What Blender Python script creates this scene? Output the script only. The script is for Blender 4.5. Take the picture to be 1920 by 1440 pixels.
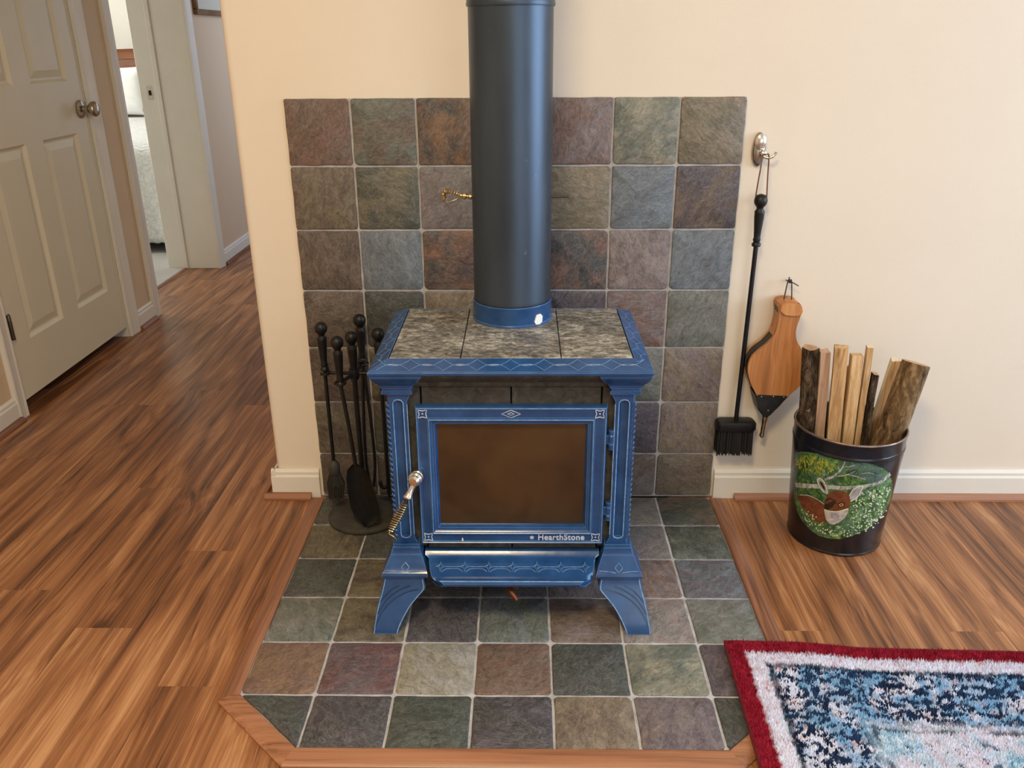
import bpy, bmesh, math, random
from mathutils import Vector, Matrix
random.seed(7)
for o in list(bpy.data.objects): bpy.data.objects.remove(o)
scene = bpy.context.scene
C = scene.collection
PI = math.pi

# ------------------------------------------------------------------ camera
FPX = 1579.66
CAM = Vector((0.0225, -2.0718, 1.1912))
PITCH, YAW, ROLL = .3902, -.0156, -.0060
cp, sp = math.cos(PITCH), math.sin(PITCH); cy_, sy_ = math.cos(YAW), math.sin(YAW)
FW = Vector((sy_*cp, cy_*cp, -sp)); RT0 = Vector((cy_, -sy_, 0)); UP0 = RT0.cross(FW)
cr, sr = math.cos(ROLL), math.sin(ROLL)
RT = RT0*cr + UP0*sr; UP = UP0*cr - RT0*sr
cam_data = bpy.data.cameras.new('camera'); cam = bpy.data.objects.new('camera', cam_data); C.objects.link(cam)
cam_data.sensor_width = 36.0; cam_data.sensor_fit = 'HORIZONTAL'; cam_data.lens = FPX/1920*36.0
cam_data.clip_start = .05
cam.matrix_world = Matrix(((RT.x, UP.x, -FW.x, CAM.x), (RT.y, UP.y, -FW.y, CAM.y), (RT.z, UP.z, -FW.z, CAM.z), (0, 0, 0, 1)))
scene.camera = cam
def ray(x, y): return FW + RT*((x-960)/FPX) - UP*((y-720)/FPX)
def at_y(x, y, Y):
    d = ray(x, y); return CAM + d*((Y-CAM.y)/d.y)
def at_z(x, y, Z):
    d = ray(x, y); return CAM + d*((Z-CAM.z)/d.z)

# ------------------------------------------------------------------ world, lights, exposure
world = bpy.data.worlds.new('world'); scene.world = world; world.use_nodes = True
bg = world.node_tree.nodes['Background']; bg.inputs[0].default_value = (.75, .85, 1, 1); bg.inputs[1].default_value = .3
scene.view_settings.view_transform = 'Standard'; scene.view_settings.look = 'None'
scene.view_settings.gamma = 1; scene.view_settings.use_curve_mapping = False
scene.view_settings.exposure = 0.18
def area(name, loc, target, sx, sy, power, col):
    l = bpy.data.lights.new(name, 'AREA'); l.shape = 'RECTANGLE'; l.size = sx; l.size_y = sy; l.energy = power; l.color = col
    o = bpy.data.objects.new(name, l); C.objects.link(o); o.location = loc
    d = Vector(target)-Vector(loc); o.rotation_euler = d.to_track_quat('-Z', 'Y').to_euler()
    return o
RX, RY, CZ = 3.9, -4.4, 2.44            # right wall, rear wall, ceiling
area('daylight_right_window', (RX+.06, -1.30, 1.45), (0, -1.30, 1.45), 2.2, 1.35, 105, (.62, .80, 1))
area('daylight_rear_window', (2.0, RY-.06, 1.45), (2.0, 0, 1.45), 2.6, 1.5, 34, (.86, .93, 1))
area('ceiling_lamp_light', (-.25, -1.9, 2.37), (-.25, -1.9, 0), .5, .5, 38, (1, .78, .46))
area('hall_daylight', (-.72, 3.35, 1.2), (-1.69, 3.2, .6), .7, 1.6, 9, (.66, .78, 1))
area('bedroom_window_light', (-4.1, 3.2, 1.6), (-2.6, 3.6, .6), 1.4, 1.3, 58, (.95, .98, 1))

# ------------------------------------------------------------------ material helpers
class NT:
    def __init__(s, name):
        s.m = bpy.data.materials.new(name); s.m.use_nodes = True; s.t = s.m.node_tree
        s.b = s.t.nodes['Principled BSDF']
    def n(s, typ, **kw):
        nd = s.t.nodes.new('ShaderNode'+typ)
        for k, v in kw.items():
            if k in nd.inputs: nd.inputs[k].default_value = v
            else: setattr(nd, k, v)
        return nd
    def l(s, a, b): s.t.links.new(a, b)
    def coord(s, scale=(1, 1, 1), rot=(0, 0, 0), off=None, kind='Object'):
        tc = s.n('TexCoord'); mp = s.n('Mapping'); mp.inputs['Scale'].default_value = scale; mp.inputs['Rotation'].default_value = rot
        s.l(tc.outputs[kind], mp.inputs['Vector'])
        if off is not None: s.l(off, mp.inputs['Location'])
        return mp.outputs['Vector']
    def noise(s, vec, scale, detail=4, rough=.5, dist=0):
        nd = s.n('TexNoise'); nd.inputs['Scale'].default_value = scale; nd.inputs['Detail'].default_value = detail
        nd.inputs['Roughness'].default_value = rough; nd.inputs['Distortion'].default_value = dist
        s.l(vec, nd.inputs['Vector']); return nd.outputs['Fac']
    def ramp(s, fac, stops, interp='LINEAR'):
        r = s.n('ValToRGB'); r.color_ramp.interpolation = interp; e = r.color_ramp.elements
        while len(e) < len(stops): e.new(.5)
        for i, (p, c) in enumerate(stops):
            e[i].position = p; e[i].color = (c[0], c[1], c[2], 1) if hasattr(c, '__len__') else (c, c, c, 1)
        s.l(fac, r.inputs['Fac']); return r.outputs['Color']
    def mix(s, fac, a, b, mode='MIX'):
        m = s.n('Mix', data_type='RGBA', blend_type=mode)
        for v, i in ((fac, 0), (a, 6), (b, 7)):
            if hasattr(v, 'is_linked'): s.l(v, m.inputs[i])
            else: m.inputs[i].default_value = v if i == 0 else (v[0], v[1], v[2], 1)
        return m.outputs[2]
    def math(s, op, a, b=0, c=0):
        m = s.n('Math', operation=op)
        for i, v in enumerate((a, b, c)):
            if hasattr(v, 'is_linked'): s.l(v, m.inputs[i])
            else: m.inputs[i].default_value = v
        return m.outputs[0]
    def bump(s, h, strength=.3, dist=.002):
        b = s.n('Bump'); b.inputs['Strength'].default_value = strength; b.inputs['Distance'].default_value = dist
        s.l(h, b.inputs['Height']); s.l(b.outputs['Normal'], s.b.inputs['Normal'])
    def set(s, col=None, rough=None, metal=None, spec=None, coat=None):
        if col is not None:
            if hasattr(col, 'is_linked'): s.l(col, s.b.inputs['Base Color'])
            else: s.b.inputs['Base Color'].default_value = (*col, 1)
        if rough is not None:
            if hasattr(rough, 'is_linked'): s.l(rough, s.b.inputs['Roughness'])
            else: s.b.inputs['Roughness'].default_value = rough
        if metal is not None: s.b.inputs['Metallic'].default_value = metal
        if spec is not None: s.b.inputs['Specular IOR Level'].default_value = spec
        if coat is not None: s.b.inputs['Coat Weight'].default_value = coat
        return s.m

def mottled(name, c1, c2, scale=20, rough=.5, metal=0, spec=.5, bump=0, bscale=None, stretch=(1, 1, 1), coat=None, bdist=.002):
    t = NT(name); v = t.coord(stretch); f = t.noise(v, scale, 5, .6)
    col = t.ramp(f, ((.32, c1), (.68, c2)))
    if bump: t.bump(t.noise(v, bscale or scale*4, 4), bump, bdist)
    return t.set(col, rough, metal, spec, coat)

M = {}
M['wall'] = mottled('wall_paint', (.80, .720, .610), (.825, .745, .635), 3, .75, bump=.08, bscale=160, spec=.25)
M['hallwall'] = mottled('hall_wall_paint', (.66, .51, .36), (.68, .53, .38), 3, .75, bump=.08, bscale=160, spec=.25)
M['bedwall'] = mottled('bedroom_wall_paint', (.86, .82, .72), (.88, .84, .74), 3, .8, spec=.2)
M['ceiling'] = mottled('ceiling_paint', (.85, .83, .78), (.88, .86, .81), 30, .9, bump=.2, spec=.2)
M['white'] = mottled('white_trim_paint', (.76, .73, .66), (.80, .77, .70), 9, .38, spec=.4, bump=.05)
M['door'] = mottled('door_paint', (.70, .65, .515), (.73, .675, .54), 6, .42, spec=.4, bump=.06, bscale=60)
M['grout'] = mottled('grout', (.33, .32, .32), (.48, .47, .47), 45, .9, bump=.4, bscale=300, spec=.2)
M['hgrout'] = mottled('hearth_grout', (.36, .36, .38), (.56, .56, .60), 45, .9, bump=.4, bscale=300, spec=.2)
M['iron'] = mottled('black_iron', (.004, .004, .004), (.009, .009, .009), 60, .42, .2, bump=.15, bscale=300)
M['iron_dull'] = mottled('dull_iron', (.030, .028, .024), (.065, .06, .05), 30, .6, .2, bump=.2, bscale=200)
M['bristle'] = mottled('bristle', (.006, .006, .006), (.02, .018, .016), 300, .8)
M['bristle_brown'] = mottled('brown_bristle', (.010, .009, .008), (.03, .026, .02), 300, .85)
M['brass'] = mottled('aged_brass', (.42, .30, .13), (.70, .58, .34), 80, .28, 1)
M['nickel'] = mottled('nickel', (.62, .58, .52), (.78, .75, .70), 40, .22, 1)
M['chrome_dark'] = mottled('satin_nickel', (.35, .31, .25), (.50, .45, .38), 40, .25, 1)
M['bronze'] = mottled('copper_lever', (.10, .035, .02), (.22, .08, .045), 60, .45, .6)
M['leather_black'] = mottled('black_leather', (.006, .006, .006), (.02, .019, .018), 60, .45, bump=.3, bscale=250)
M['leather_brown'] = mottled('leather_cord', (.12, .05, .03), (.22, .10, .06), 90, .7)
M['cord'] = mottled('dark_cord', (.02, .018, .016), (.07, .06, .05), 200, .8)
M['linen'] = mottled('white_linen', (.80, .79, .74), (.88, .87, .83), 20, .9, spec=.2, bump=.2, bscale=120)
M['carpet'] = mottled('bedroom_carpet', (.42, .40, .36), (.56, .54, .49), 180, .95, spec=.1, bump=.6, bscale=500)
M['cherry'] = mottled('cherry_wood', (.20, .07, .03), (.30, .12, .05), 8, .35, stretch=(1, 8, 8))
M['frame_wood'] = mottled('picture_frame_wood', (.14, .07, .03), (.24, .13, .06), 14, .4)
M['paper'] = mottled('picture_mat', (.62, .62, .52), (.70, .70, .60), 4, .3)
M['darkvoid'] = mottled('dark_under_door', (.006, .004, .003), (.012, .008, .005), 5, .9)  # shade of gaps and holes put into a near-black colour
M['firebox'] = mottled('firebox_soot', (.012, .010, .008), (.03, .024, .018), 12, .95)
M['hinge_metal'] = mottled('hinge_metal', (.08, .07, .055), (.20, .18, .14), 60, .35, .9)
M['bucket_in'] = mottled('bucket_inside', (.02, .02, .02), (.05, .045, .04), 20, .5)
M['rim_metal'] = mottled('bucket_rim', (.16, .12, .10), (.34, .27, .24), 50, .35, .8)
M['white_chip'] = mottled('chip', (.75, .75, .72), (.85, .85, .82), 60, .5)
M['lamp_glass'] = mottled('lamp_shade_glass', (.85, .80, .70), (.9, .85, .75), 6, .4)

# black enamel of the bucket
t = NT('black_enamel'); v = t.coord(); f = t.noise(v, 30, 4)
M['bucket'] = t.set(t.ramp(f, ((.3, (.006, .006, .009)), (.8, (.014, .013, .017)))), .22, 0, .5)

# stove pipe paint
t = NT('stovepipe_paint'); v = t.coord((1, 1, .25)); f = t.noise(v, 14, 5)
sc_ = t.noise(t.coord((1, 1, .6)), 60, 3)
col = t.mix(t.ramp(sc_, ((.70, 0), (.78, 1))), t.ramp(f, ((.3, (.046, .064, .092)), (.75, (.072, .096, .132)))), (.14, .17, .21))
M['pipe'] = t.set(col, t.ramp(f, ((.3, .34), (.8, .46))), .75, .5)

# blue enamel with pale worn edges
def enamel(name, dark, light, edge, emix=.8):
    t = NT(name); v = t.coord(); f = t.noise(v, 22, 4)
    base = t.ramp(f, ((.3, dark), (.75, light)))
    bv = t.n('Bevel', samples=4); bv.inputs['Radius'].default_value = .0022
    g = t.n('NewGeometry')
    dp = t.n('VectorMath', operation='DOT_PRODUCT'); t.l(bv.outputs[0], dp.inputs[0]); t.l(g.outputs['Normal'], dp.inputs[1])
    e = t.math('MULTIPLY', t.math('SUBTRACT', 1, dp.outputs['Value']), 5.0)
    e2 = t.math('MULTIPLY', t.math('MINIMUM', e, 1), emix)
    col = t.mix(e2, base, edge)
    return t.set(col, t.ramp(t.noise(v, 60, 3), ((.3, .14), (.7, .24))), 0, .55)
M['enamel'] = enamel('blue_enamel', (.010, .048, .155), (.022, .084, .240), (.18, .37, .72), .75)
M['enamel_line'] = mottled('pale_blue_enamel_edge', (.12, .26, .52), (.28, .46, .74), 90, .25, spec=.6)
M['enamel_relief'] = mottled('relief_blue_enamel', (.06, .15, .34), (.15, .30, .54), 90, .25, spec=.6)
M['enamel_dark'] = mottled('dark_blue_enamel', (.007, .030, .10), (.014, .05, .15), 30, .25, spec=.6)
M['letter'] = mottled('pale_lettering_enamel', (.45, .52, .66), (.62, .68, .80), 90, .35)

# soapstone of the stove
t = NT('soapstone'); v = t.coord((1, 1.4, 1)); f = t.noise(v, 62, 8, .75, .5); f2 = t.noise(v, 7, 4, .6, .5)
col = t.mix(t.ramp(f2, ((.35, 0), (.7, 1))), t.ramp(f, ((.34, (.03, .03, .028)), (.50, (.17, .165, .15)), (.66, (.46, .45, .41)))),
            t.ramp(f, ((.34, (.04, .036, .03)), (.50, (.20, .185, .155)), (.68, (.52, .50, .44)))))
col = t.mix(1.0, col, t.ramp(t.noise(v, 11, 4, .6, .8), ((.36, .62), (.52, 1.0), (.66, 1.65))), 'MULTIPLY')
t.bump(f, .25, .002); M['stone'] = t.set(col, .42, 0, .5)
t = NT('sooty_soapstone'); v = t.coord(); f = t.noise(v, 40, 8, .72, .8)  # darker soapstone for the front stones and lintel
t.bump(f, .25, .002); M['stone_dark'] = t.set(t.ramp(f, ((.3, (.022, .020, .016)), (.58, (.075, .07, .055)), (.8, (.19, .18, .15)))), .5, 0, .4)

# slate: two colours and a pattern seed per tile (custom properties of the tile)
def slate(name, plane):
    t = NT(name)
    a1 = t.n('Attribute', attribute_type='OBJECT', attribute_name='c1'); a2 = t.n('Attribute', attribute_type='OBJECT', attribute_name='c2')
    sd = t.n('Attribute', attribute_type='OBJECT', attribute_name='seed')
    cx = t.n('CombineXYZ'); t.l(sd.outputs['Fac'], cx.inputs[0]); t.l(t.math('MULTIPLY', sd.outputs['Fac'], 1.7), cx.inputs[1]); t.l(t.math('MULTIPLY', sd.outputs['Fac'], .6), cx.inputs[2])
    tc = t.n('TexCoord'); vr = t.n('VectorRotate', rotation_type='Z_AXIS'); t.l(tc.outputs['Object'], vr.inputs['Vector']); t.l(t.math('MULTIPLY', sd.outputs['Fac'], 2.3), vr.inputs['Angle'])
    def mp(scale):
        m = t.n('Mapping'); m.inputs['Scale'].default_value = scale; t.l(vr.outputs[0], m.inputs['Vector']); t.l(cx.outputs[0], m.inputs['Location']); return m.outputs[0]
    big = t.noise(mp((1, 1.2, 1)), 13, 5, .6, .7)
    med = t.noise(mp((1, 1.8, 1)), 36, 8, .66, 1.2)
    fine = t.noise(mp((1, 1.6, 1)), 170, 5, .7, .6)
    base = t.mix(t.ramp(big, ((.38, 0), (.62, 1))), a1.outputs['Color'], a2.outputs['Color'])
    col = t.mix(1.0, base, t.ramp(med, ((.26, .52), (.50, 1.0), (.74, 1.5))), 'MULTIPLY')
    col = t.mix(.75, col, t.ramp(fine, ((.28, .62), (.52, 1.0), (.75, 1.5))), 'MULTIPLY')
    rdg = t.noise(mp((1, 1.4, 1)), 22, 6, .62, 1.6); rv = t.math('ABSOLUTE', t.math('SUBTRACT', rdg, .5))
    col = t.mix(t.math('MULTIPLY', t.ramp(rv, ((.0, 1), (.035, 0))), .30), col, t.mix(.5, col, (.42, .41, .39)))
    col = t.mix(t.math('MULTIPLY', t.ramp(t.noise(mp((1, 1.3, 1)), 320, 3, .6), ((.60, 0), (.72, 1))), .35), col, (.36, .35, .33))
    scr = t.noise(mp((1, 5, 1)), 26, 6, .7, 2.2)
    col = t.mix(t.math('MULTIPLY', t.ramp(scr, ((.66, 0), (.70, 1))), .5), col, (.46, .45, .42))
    t.bump(t.math('ADD', t.math('MULTIPLY', med, 1.0), t.math('MULTIPLY', fine, .35)), .55, .004)
    return t.set(col, t.ramp(med, ((.3, .36), (.7, .56))), 0, .45)
M['slate'] = slate('slate', 0)

# wood planks
def wood(name, dark, mid, light, pale, band=5.0, rough=.33, sx=9, sy=.75, axis='Y', finemul=1.0, tint=.22, low=.5):
    """long streaks, fine pores and contour-like cathedral figure, different in every piece"""
    t = NT(name); oi = t.n('ObjectInfo'); r = t.math('MULTIPLY', oi.outputs['Random'], 37.0)
    cx = t.n('CombineXYZ'); t.l(r, cx.inputs[0]); t.l(t.math('MULTIPLY', r, 2.1), cx.inputs[1]); t.l(t.math('MULTIPLY', r, 1.3), cx.inputs[2])
    def sc(a, b): return {'Y': (a, b, a), 'X': (b, a, a), 'Z': (a, a, b)}[axis]
    v = t.coord(sc(sx, sy), off=cx.outputs[0])
    n1 = t.noise(v, .9, 2, .5, .25)
    wv = t.math('PINGPONG', t.math('MULTIPLY', n1, band*2), .5)
    wob = t.noise(t.coord(sc(sx*.6, sy*1.6), off=cx.outputs[0]), 1.0, 2, .5)
    def streak(a, b, amt):
        m = t.n('Mapping'); m.inputs['Scale'].default_value = sc(a, b); tc = t.n('TexCoord'); t.l(tc.outputs['Object'], m.inputs['Vector']); t.l(cx.outputs[0], m.inputs['Location'])
        ad = t.n('VectorMath', operation='ADD'); t.l(m.outputs[0], ad.inputs[0]); w2 = t.math('MULTIPLY', wob, amt); cb = t.n('CombineXYZ')
        for k in range(3): t.l(w2, cb.inputs[k])
        t.l(cb.outputs[0], ad.inputs[1]); return t.noise(ad.outputs[0], 1.0, 4, .6, .15)
    A = streak(sx*6, sy*.9, 5.0); Bn = streak(sx*26, sy*3.5, 9.0); n3 = t.noise(v, .35, 2)
    def c(x, k): return t.math('MULTIPLY', t.math('SUBTRACT', x, .5), k)
    fac = t.math('ADD', t.math('ADD', c(A, 1.25), c(Bn, .95*finemul)), t.math('MULTIPLY', t.math('SUBTRACT', wv, .27), .75))
    fac = t.math('ADD', t.math('ADD', fac, c(n3, low)), t.math('ADD', .46, c(oi.outputs['Random'], tint)))
    col = t.ramp(fac, ((.04, dark), (.32, mid), (.56, light), (.92, pale)))
    t.bump(Bn, .06, .0008)
    return t.set(col, rough, 0, .45)
M['plank'] = wood('laminate_plank', (.085, .034, .016), (.235, .095, .040), (.36, .158, .066), (.56, .30, .145), 2.2, .33, 9, .85, tint=.10, low=.3)
M['strip'] = wood('border_strip_wood', (.12, .048, .026), (.235, .10, .056), (.31, .14, .078), (.38, .19, .11), 2.5, .38, 20, .8)
M['strip_x'] = wood('border_strip_wood_across', (.13, .050, .026), (.27, .115, .058), (.35, .155, .080), (.43, .21, .115), 2.5, .36, 20, .8, 'X')
M['shoe'] = wood('shoe_moulding_wood', (.13, .052, .028), (.25, .11, .062), (.33, .155, .09), (.40, .20, .12), 2.0, .35, 16, .6, 'X')
M['split_tan'] = wood('split_wood_tan', (.28, .14, .05), (.50, .29, .12), (.62, .39, .19), (.74, .53, .30), 2.2, .7, 26, 2.2, 'Z')
M['split_pink'] = wood('split_wood_pink', (.34, .19, .12), (.55, .36, .25), (.64, .45, .33), (.74, .58, .46), 2.2, .7, 26, 2.2, 'Z')
M['split_pale'] = wood('split_wood_pale', (.45, .32, .17), (.66, .53, .34), (.76, .65, .46), (.84, .76, .60), 2.0, .7, 26, 2.2, 'Z')
M['bellows_wood'] = wood('bellows_wood', (.34, .13, .038), (.50, .20, .062), (.58, .26, .090), (.66, .34, .13), 1.6, .38, 12, 1.6, 'Z', .6)
M['logend'] = mottled('log_end_grain', (.36, .19, .09), (.58, .36, .20), 40, .85, bump=.3)
# bark
t = NT('bark'); v = t.coord((1, 1, .35)); f = t.noise(v, 75, 7, .7, .5); f2 = t.noise(t.coord((1, 1, .5)), 48, 5, .65, .8)
col = t.mix(t.ramp(f2, ((.60, 0), (.68, 1))), t.ramp(f, ((.36, (.012, .008, .005)), (.50, (.085, .055, .032)), (.64, (.26, .19, .12)))), (.44, .37, .27))
t.bump(f, 1.0, .012); M['bark'] = t.set(col, .9, 0, .2)
t = NT('brown_bark'); v = t.coord((1, 1, .25)); f = t.noise(v, 60, 7, .7, .6)
t.bump(f, .8, .006); M['bark2'] = t.set(t.ramp(f, ((.34, (.030, .017, .008)), (.50, (.17, .10, .045)), (.66, (.40, .27, .14)))), .85, 0, .25)

# stove glass: sooty pane
t = NT('sooty_glass'); v = t.coord(); f = t.noise(v, 7, 5, .6, .6); f2 = t.noise(v, 60, 5, .7)
col = t.mix(t.ramp(f, ((.36, 0), (.66, 1))), (.035, .019, .010), (.075, .040, .016))
col = t.mix(.5, col, t.ramp(f2, ((.3, .85), (.7, 1.15))), 'MULTIPLY')
t.set(col, t.ramp(f, ((.3, .10), (.7, .22))), 0, .9); t.b.inputs['Alpha'].default_value = .88; M['glass'] = t.m

# picture glass panes of the room's windows
t = NT('window_glass'); t.set((.9, .95, 1), .02, 0, .5); t.b.inputs['Alpha'].default_value = .06; M['winglass'] = t.m

# bed cover
t = NT('matelasse_cover'); v = t.coord((1, 1, 1)); f = t.noise(v, 26, 4, .6, 2.0); w = t.n('TexWave', wave_type='RINGS'); w.inputs['Scale'].default_value = 14; w.inputs['Distortion'].default_value = 9; t.l(v, w.inputs['Vector'])
t.bump(t.math('ADD', f, t.math('MULTIPLY', w.outputs['Fac'], .5)), .6, .01)
M['cover'] = t.set(t.ramp(f, ((.35, (.62, .62, .60)), (.6, (.80, .80, .77)))), .9, 0, .2)

# ------------------------------------------------------------------ mesh helpers
def tag(o, label=None, cat=None, group=None, kind=None):
    if label: o['label'] = label
    if cat: o['category'] = cat
    if group: o['group'] = group
    if kind: o['kind'] = kind
    return o
def place(o, parent):
    C.objects.link(o)
    if parent is not None:
        o.parent = parent; o.matrix_parent_inverse = parent.matrix_basis.inverted()
def thing(name, loc, label=None, cat=None, group=None, kind=None):
    o = bpy.data.objects.new(name, None); o.empty_display_size = .05; o.location = loc; C.objects.link(o)
    return tag(o, label, cat, group, kind)
def obj(name, bm, mat, parent=None, smooth=None, loc=None):
    if isinstance(bm, bmesh.types.BMesh):
        bmesh.ops.recalc_face_normals(bm, faces=bm.faces[:])
        me = bpy.data.meshes.new(name); bm.to_mesh(me); bm.free()
    else: me = bm
    for m in (mat if isinstance(mat, (list, tuple)) else [mat]):
        if len(me.materials) < (len(mat) if isinstance(mat, (list, tuple)) else 1): me.materials.append(M[m] if isinstance(m, str) else m)
    if smooth is not None:
        me.polygons.foreach_set('use_smooth', [True]*len(me.polygons))
        me.set_sharp_from_angle(angle=math.radians(smooth))
    o = bpy.data.objects.new(name, me)
    if loc is not None: o.location = loc
    place(o, parent); return o
def struct(name, bm, mat, parent=None, smooth=None, loc=None):
    o = obj(name, bm, mat, parent, smooth, loc)
    if parent is None: o['kind'] = 'structure'
    return o
def B(): return bmesh.new()
def box(bm, x0, x1, y0, y1, z0, z1, bev=0, seg=1, mi=0):
    vs = [bm.verts.new((x, y, z)) for x in (x0, x1) for y in (y0, y1) for z in (z0, z1)]
    fs = [bm.faces.new([vs[i] for i in q]) for q in ((0, 1, 3, 2), (4, 6, 7, 5), (0, 4, 5, 1), (2, 3, 7, 6), (0, 2, 6, 4), (1, 5, 7, 3))]
    for f in fs: f.material_index = mi
    if bev:
        es = list({e for f in fs for e in f.edges})
        bmesh.ops.bevel(bm, geom=es, offset=bev, segments=seg, affect='EDGES', profile=.5)
    return bm
def loft(bm, rings, cap0=True, cap1=True, closed=True, mi=0):
    R = [[bm.verts.new(p) for p in r] for r in rings]; n = len(R[0])
    for a, b in zip(R, R[1:]):
        for i in range(n if closed else n-1):
            j = (i+1) % n
            try: bm.faces.new((a[i], a[j], b[j], b[i])).material_index = mi
            except ValueError: pass
    if cap0: bm.faces.new(R[0][::-1]).material_index = mi
    if cap1: bm.faces.new(R[-1]).material_index = mi
    return bm
def rrect(x0, x1, y0, y1, z, r=0, k=3):
    if r <= 0: return [(x0, y0, z), (x1, y0, z), (x1, y1, z), (x0, y1, z)]
    out = []
    for cx, cy, a0 in ((x0+r, y0+r, PI), (x1-r, y0+r, 1.5*PI), (x1-r, y1-r, 0), (x0+r, y1-r, .5*PI)):
        for i in range(k+1):
            a = a0+i/k*PI/2; out.append((cx+r*math.cos(a), cy+r*math.sin(a), z))
    return out
def lathe(bm, prof, axis_o=(0, 0, 0), axis_d=(0, 0, 1), n=24, cap=True, mi=0):
    d = Vector(axis_d).normalized(); u = d.orthogonal().normalized(); w = d.cross(u); o = Vector(axis_o)
    rings = [[o+d*z+(u*math.cos(2*PI*i/n)+w*math.sin(2*PI*i/n))*max(r, 1e-5) for i in range(n)] for r, z in prof]
    return loft(bm, rings, cap, cap, mi=mi)
def tube(bm, pts, r, n=8, closed=False, mi=0):
    pts = [Vector(p) for p in pts]; m = len(pts); rs = r if hasattr(r, '__len__') else [r]*m
    rings = []; prev = None
    for i, p in enumerate(pts):
        if closed: tg = pts[(i+1) % m]-pts[i-1]
        else: tg = pts[min(i+1, m-1)]-pts[max(i-1, 0)]
        tg.normalize()
        if prev is None: u = tg.orthogonal().normalized()
        else:
            u = prev-tg*prev.dot(tg)
            u = u.normalized() if u.length > 1e-6 else tg.orthogonal().normalized()
        prev = u; w = tg.cross(u)
        rings.append([p+(u*math.cos(2*PI*k/n)+w*math.sin(2*PI*k/n))*rs[i] for k in range(n)])
    if closed: rings.append(rings[0][:]); return loft(bm, rings, False, False, mi=mi)
    return loft(bm, rings, mi=mi)
def ball(bm, c, r, sx=1, sy=1, sz=1, n=14, m=9):
    return lathe(bm, [(r*math.sin(PI*i/m), -r*math.cos(PI*i/m)) for i in range(m+1)], c, (0, 0, 1), n) if sx == sy == sz == 1 else \
        loft(bm, [[(c[0]+sx*r*max(math.sin(PI*i/m), 1e-4)*math.cos(2*PI*k/n), c[1]+sy*r*max(math.sin(PI*i/m), 1e-4)*math.sin(2*PI*k/n), c[2]-sz*r*math.cos(PI*i/m)) for k in range(n)] for i in range(m+1)])
def smooth_curve(pts, k=6, closed=False):
    P = [Vector(p) for p in pts]; n = len(P); out = []
    for i in range(n if closed else n-1):
        p0 = P[i-1] if (closed or i > 0) else P[i]; p1 = P[i]; p2 = P[(i+1) % n]; p3 = P[(i+2) % n] if (closed or i+2 < n) else P[(i+1) % n]
        for s in range(k):
            t_ = s/k
            out.append(.5*((2*p1)+(p2-p0)*t_+(2*p0-5*p1+4*p2-p3)*t_*t_+(3*p1-p0-3*p2+p3)*t_**3))
    if not closed: out.append(P[-1])
    return out
def ngon_prism(bm, outline, depth_vec, bev=0, mi=0):
    a = [bm.verts.new(p) for p in outline]; b = [bm.verts.new(Vector(p)+Vector(depth_vec)) for p in outline]; n = len(a)
    f0 = bm.faces.new(a); f1 = bm.faces.new(b[::-1]); f0.material_index = f1.material_index = mi
    for i in range(n): bm.faces.new((a[i], b[i], b[(i+1) % n], a[(i+1) % n])).material_index = mi
    if bev: bmesh.ops.bevel(bm, geom=list(f0.edges)+list(f1.edges), offset=bev, segments=2, affect='EDGES')
    return bm
def copy_tree(o, parent=None, off=(0, 0, 0)):
    c = o.copy(); C.objects.link(c); c.parent = parent
    if parent is None: c.location = Vector(o.location)+Vector(off)
    for ch in o.children: copy_tree(ch, c)
    return c

# ------------------------------------------------------------------ the room
WT = .12
LX = -1.69; WC = -.668
fl = struct('floor', box(B(), -1.875, RX, RY, 4.3, -.06, -.012), 'plank')
# planks: run towards the stove wall, 5 inches wide, staggered ends
PW = .126; PX0 = -.5823
plank_meshes = {}
def plank(x, y0, y1, w=PW):
    key = (round(y1-y0, 3), round(w, 3))
    if key not in plank_meshes:
        bm = box(B(), .0001, w-.0001, .0001, y1-y0-.0001, -.012, 0)
        es = [e for e in bm.edges if all(abs(v.co.z) < 1e-6 for v in e.verts)]
        bmesh.ops.bevel(bm, geom=es, offset=.0004, segments=1, affect='EDGES')
        bmesh.ops.recalc_face_normals(bm, faces=bm.faces[:])
        me = bpy.data.meshes.new('plank'); bm.to_mesh(me); bm.free(); me.materials.append(M['plank']); plank_meshes[key] = me
    o = bpy.data.objects.new('plank', plank_meshes[key]); o.location = (x, y0, 0); place(o, fl)
PL = 1.21
for k in range(-11, 24):
    x = PX0+k*PW; w = PW
    if x < -1.875: w = x+PW+1.875; x = -1.875
    if w < .01: continue
    far = 4.3 if x+w <= WC+.001 else (4.3 if x < WC else -.0)
    if x+w > WC and x < WC: far = 0.0
    y = -3.0 + (.758 if k == -1 else 0) + random.choice((0, .15, .3, .45, .62, .8, .95))
    if k == -1: y = -.758-2*PL+.0
    if k == -5: y = -.444-2*PL
    y = max(y, -3.2); first = True
    while y < far-.02:
        e = min(y+PL, far)
        under = x > -.53 and x+w < .53
        if not (under and y > -.9 and e <= 0.01): 
            if under and e > -.9: e2 = -.9
            else: e2 = e
            if e2-y > .02: plank(x, y, e2, w)
        y = e
# walls
def wallbox(name, x0, x1, y0, y1, z0=0, z1=CZ, mat='wall', bev=0):
    return struct(name, box(B(), x0, x1, y0, y1, z0, z1, bev), mat)
# back wall with rounded corner at the hall, hall side included
bm = B(); r = .018
out = [(RX, 0), (RX, WT), (WC+WT, WT), (WC+WT, 2.75), (WC, 2.75), (WC, r)]
for i in range(7):
    a = PI+i/6*PI/2; out.append((WC+r+r*math.cos(a), r+r*math.sin(a)))
ngon_prism(bm, [(x, y, 0) for x, y in out], (0, 0, CZ)); struct('wall_back', bm, 'wall', smooth=40)
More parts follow.
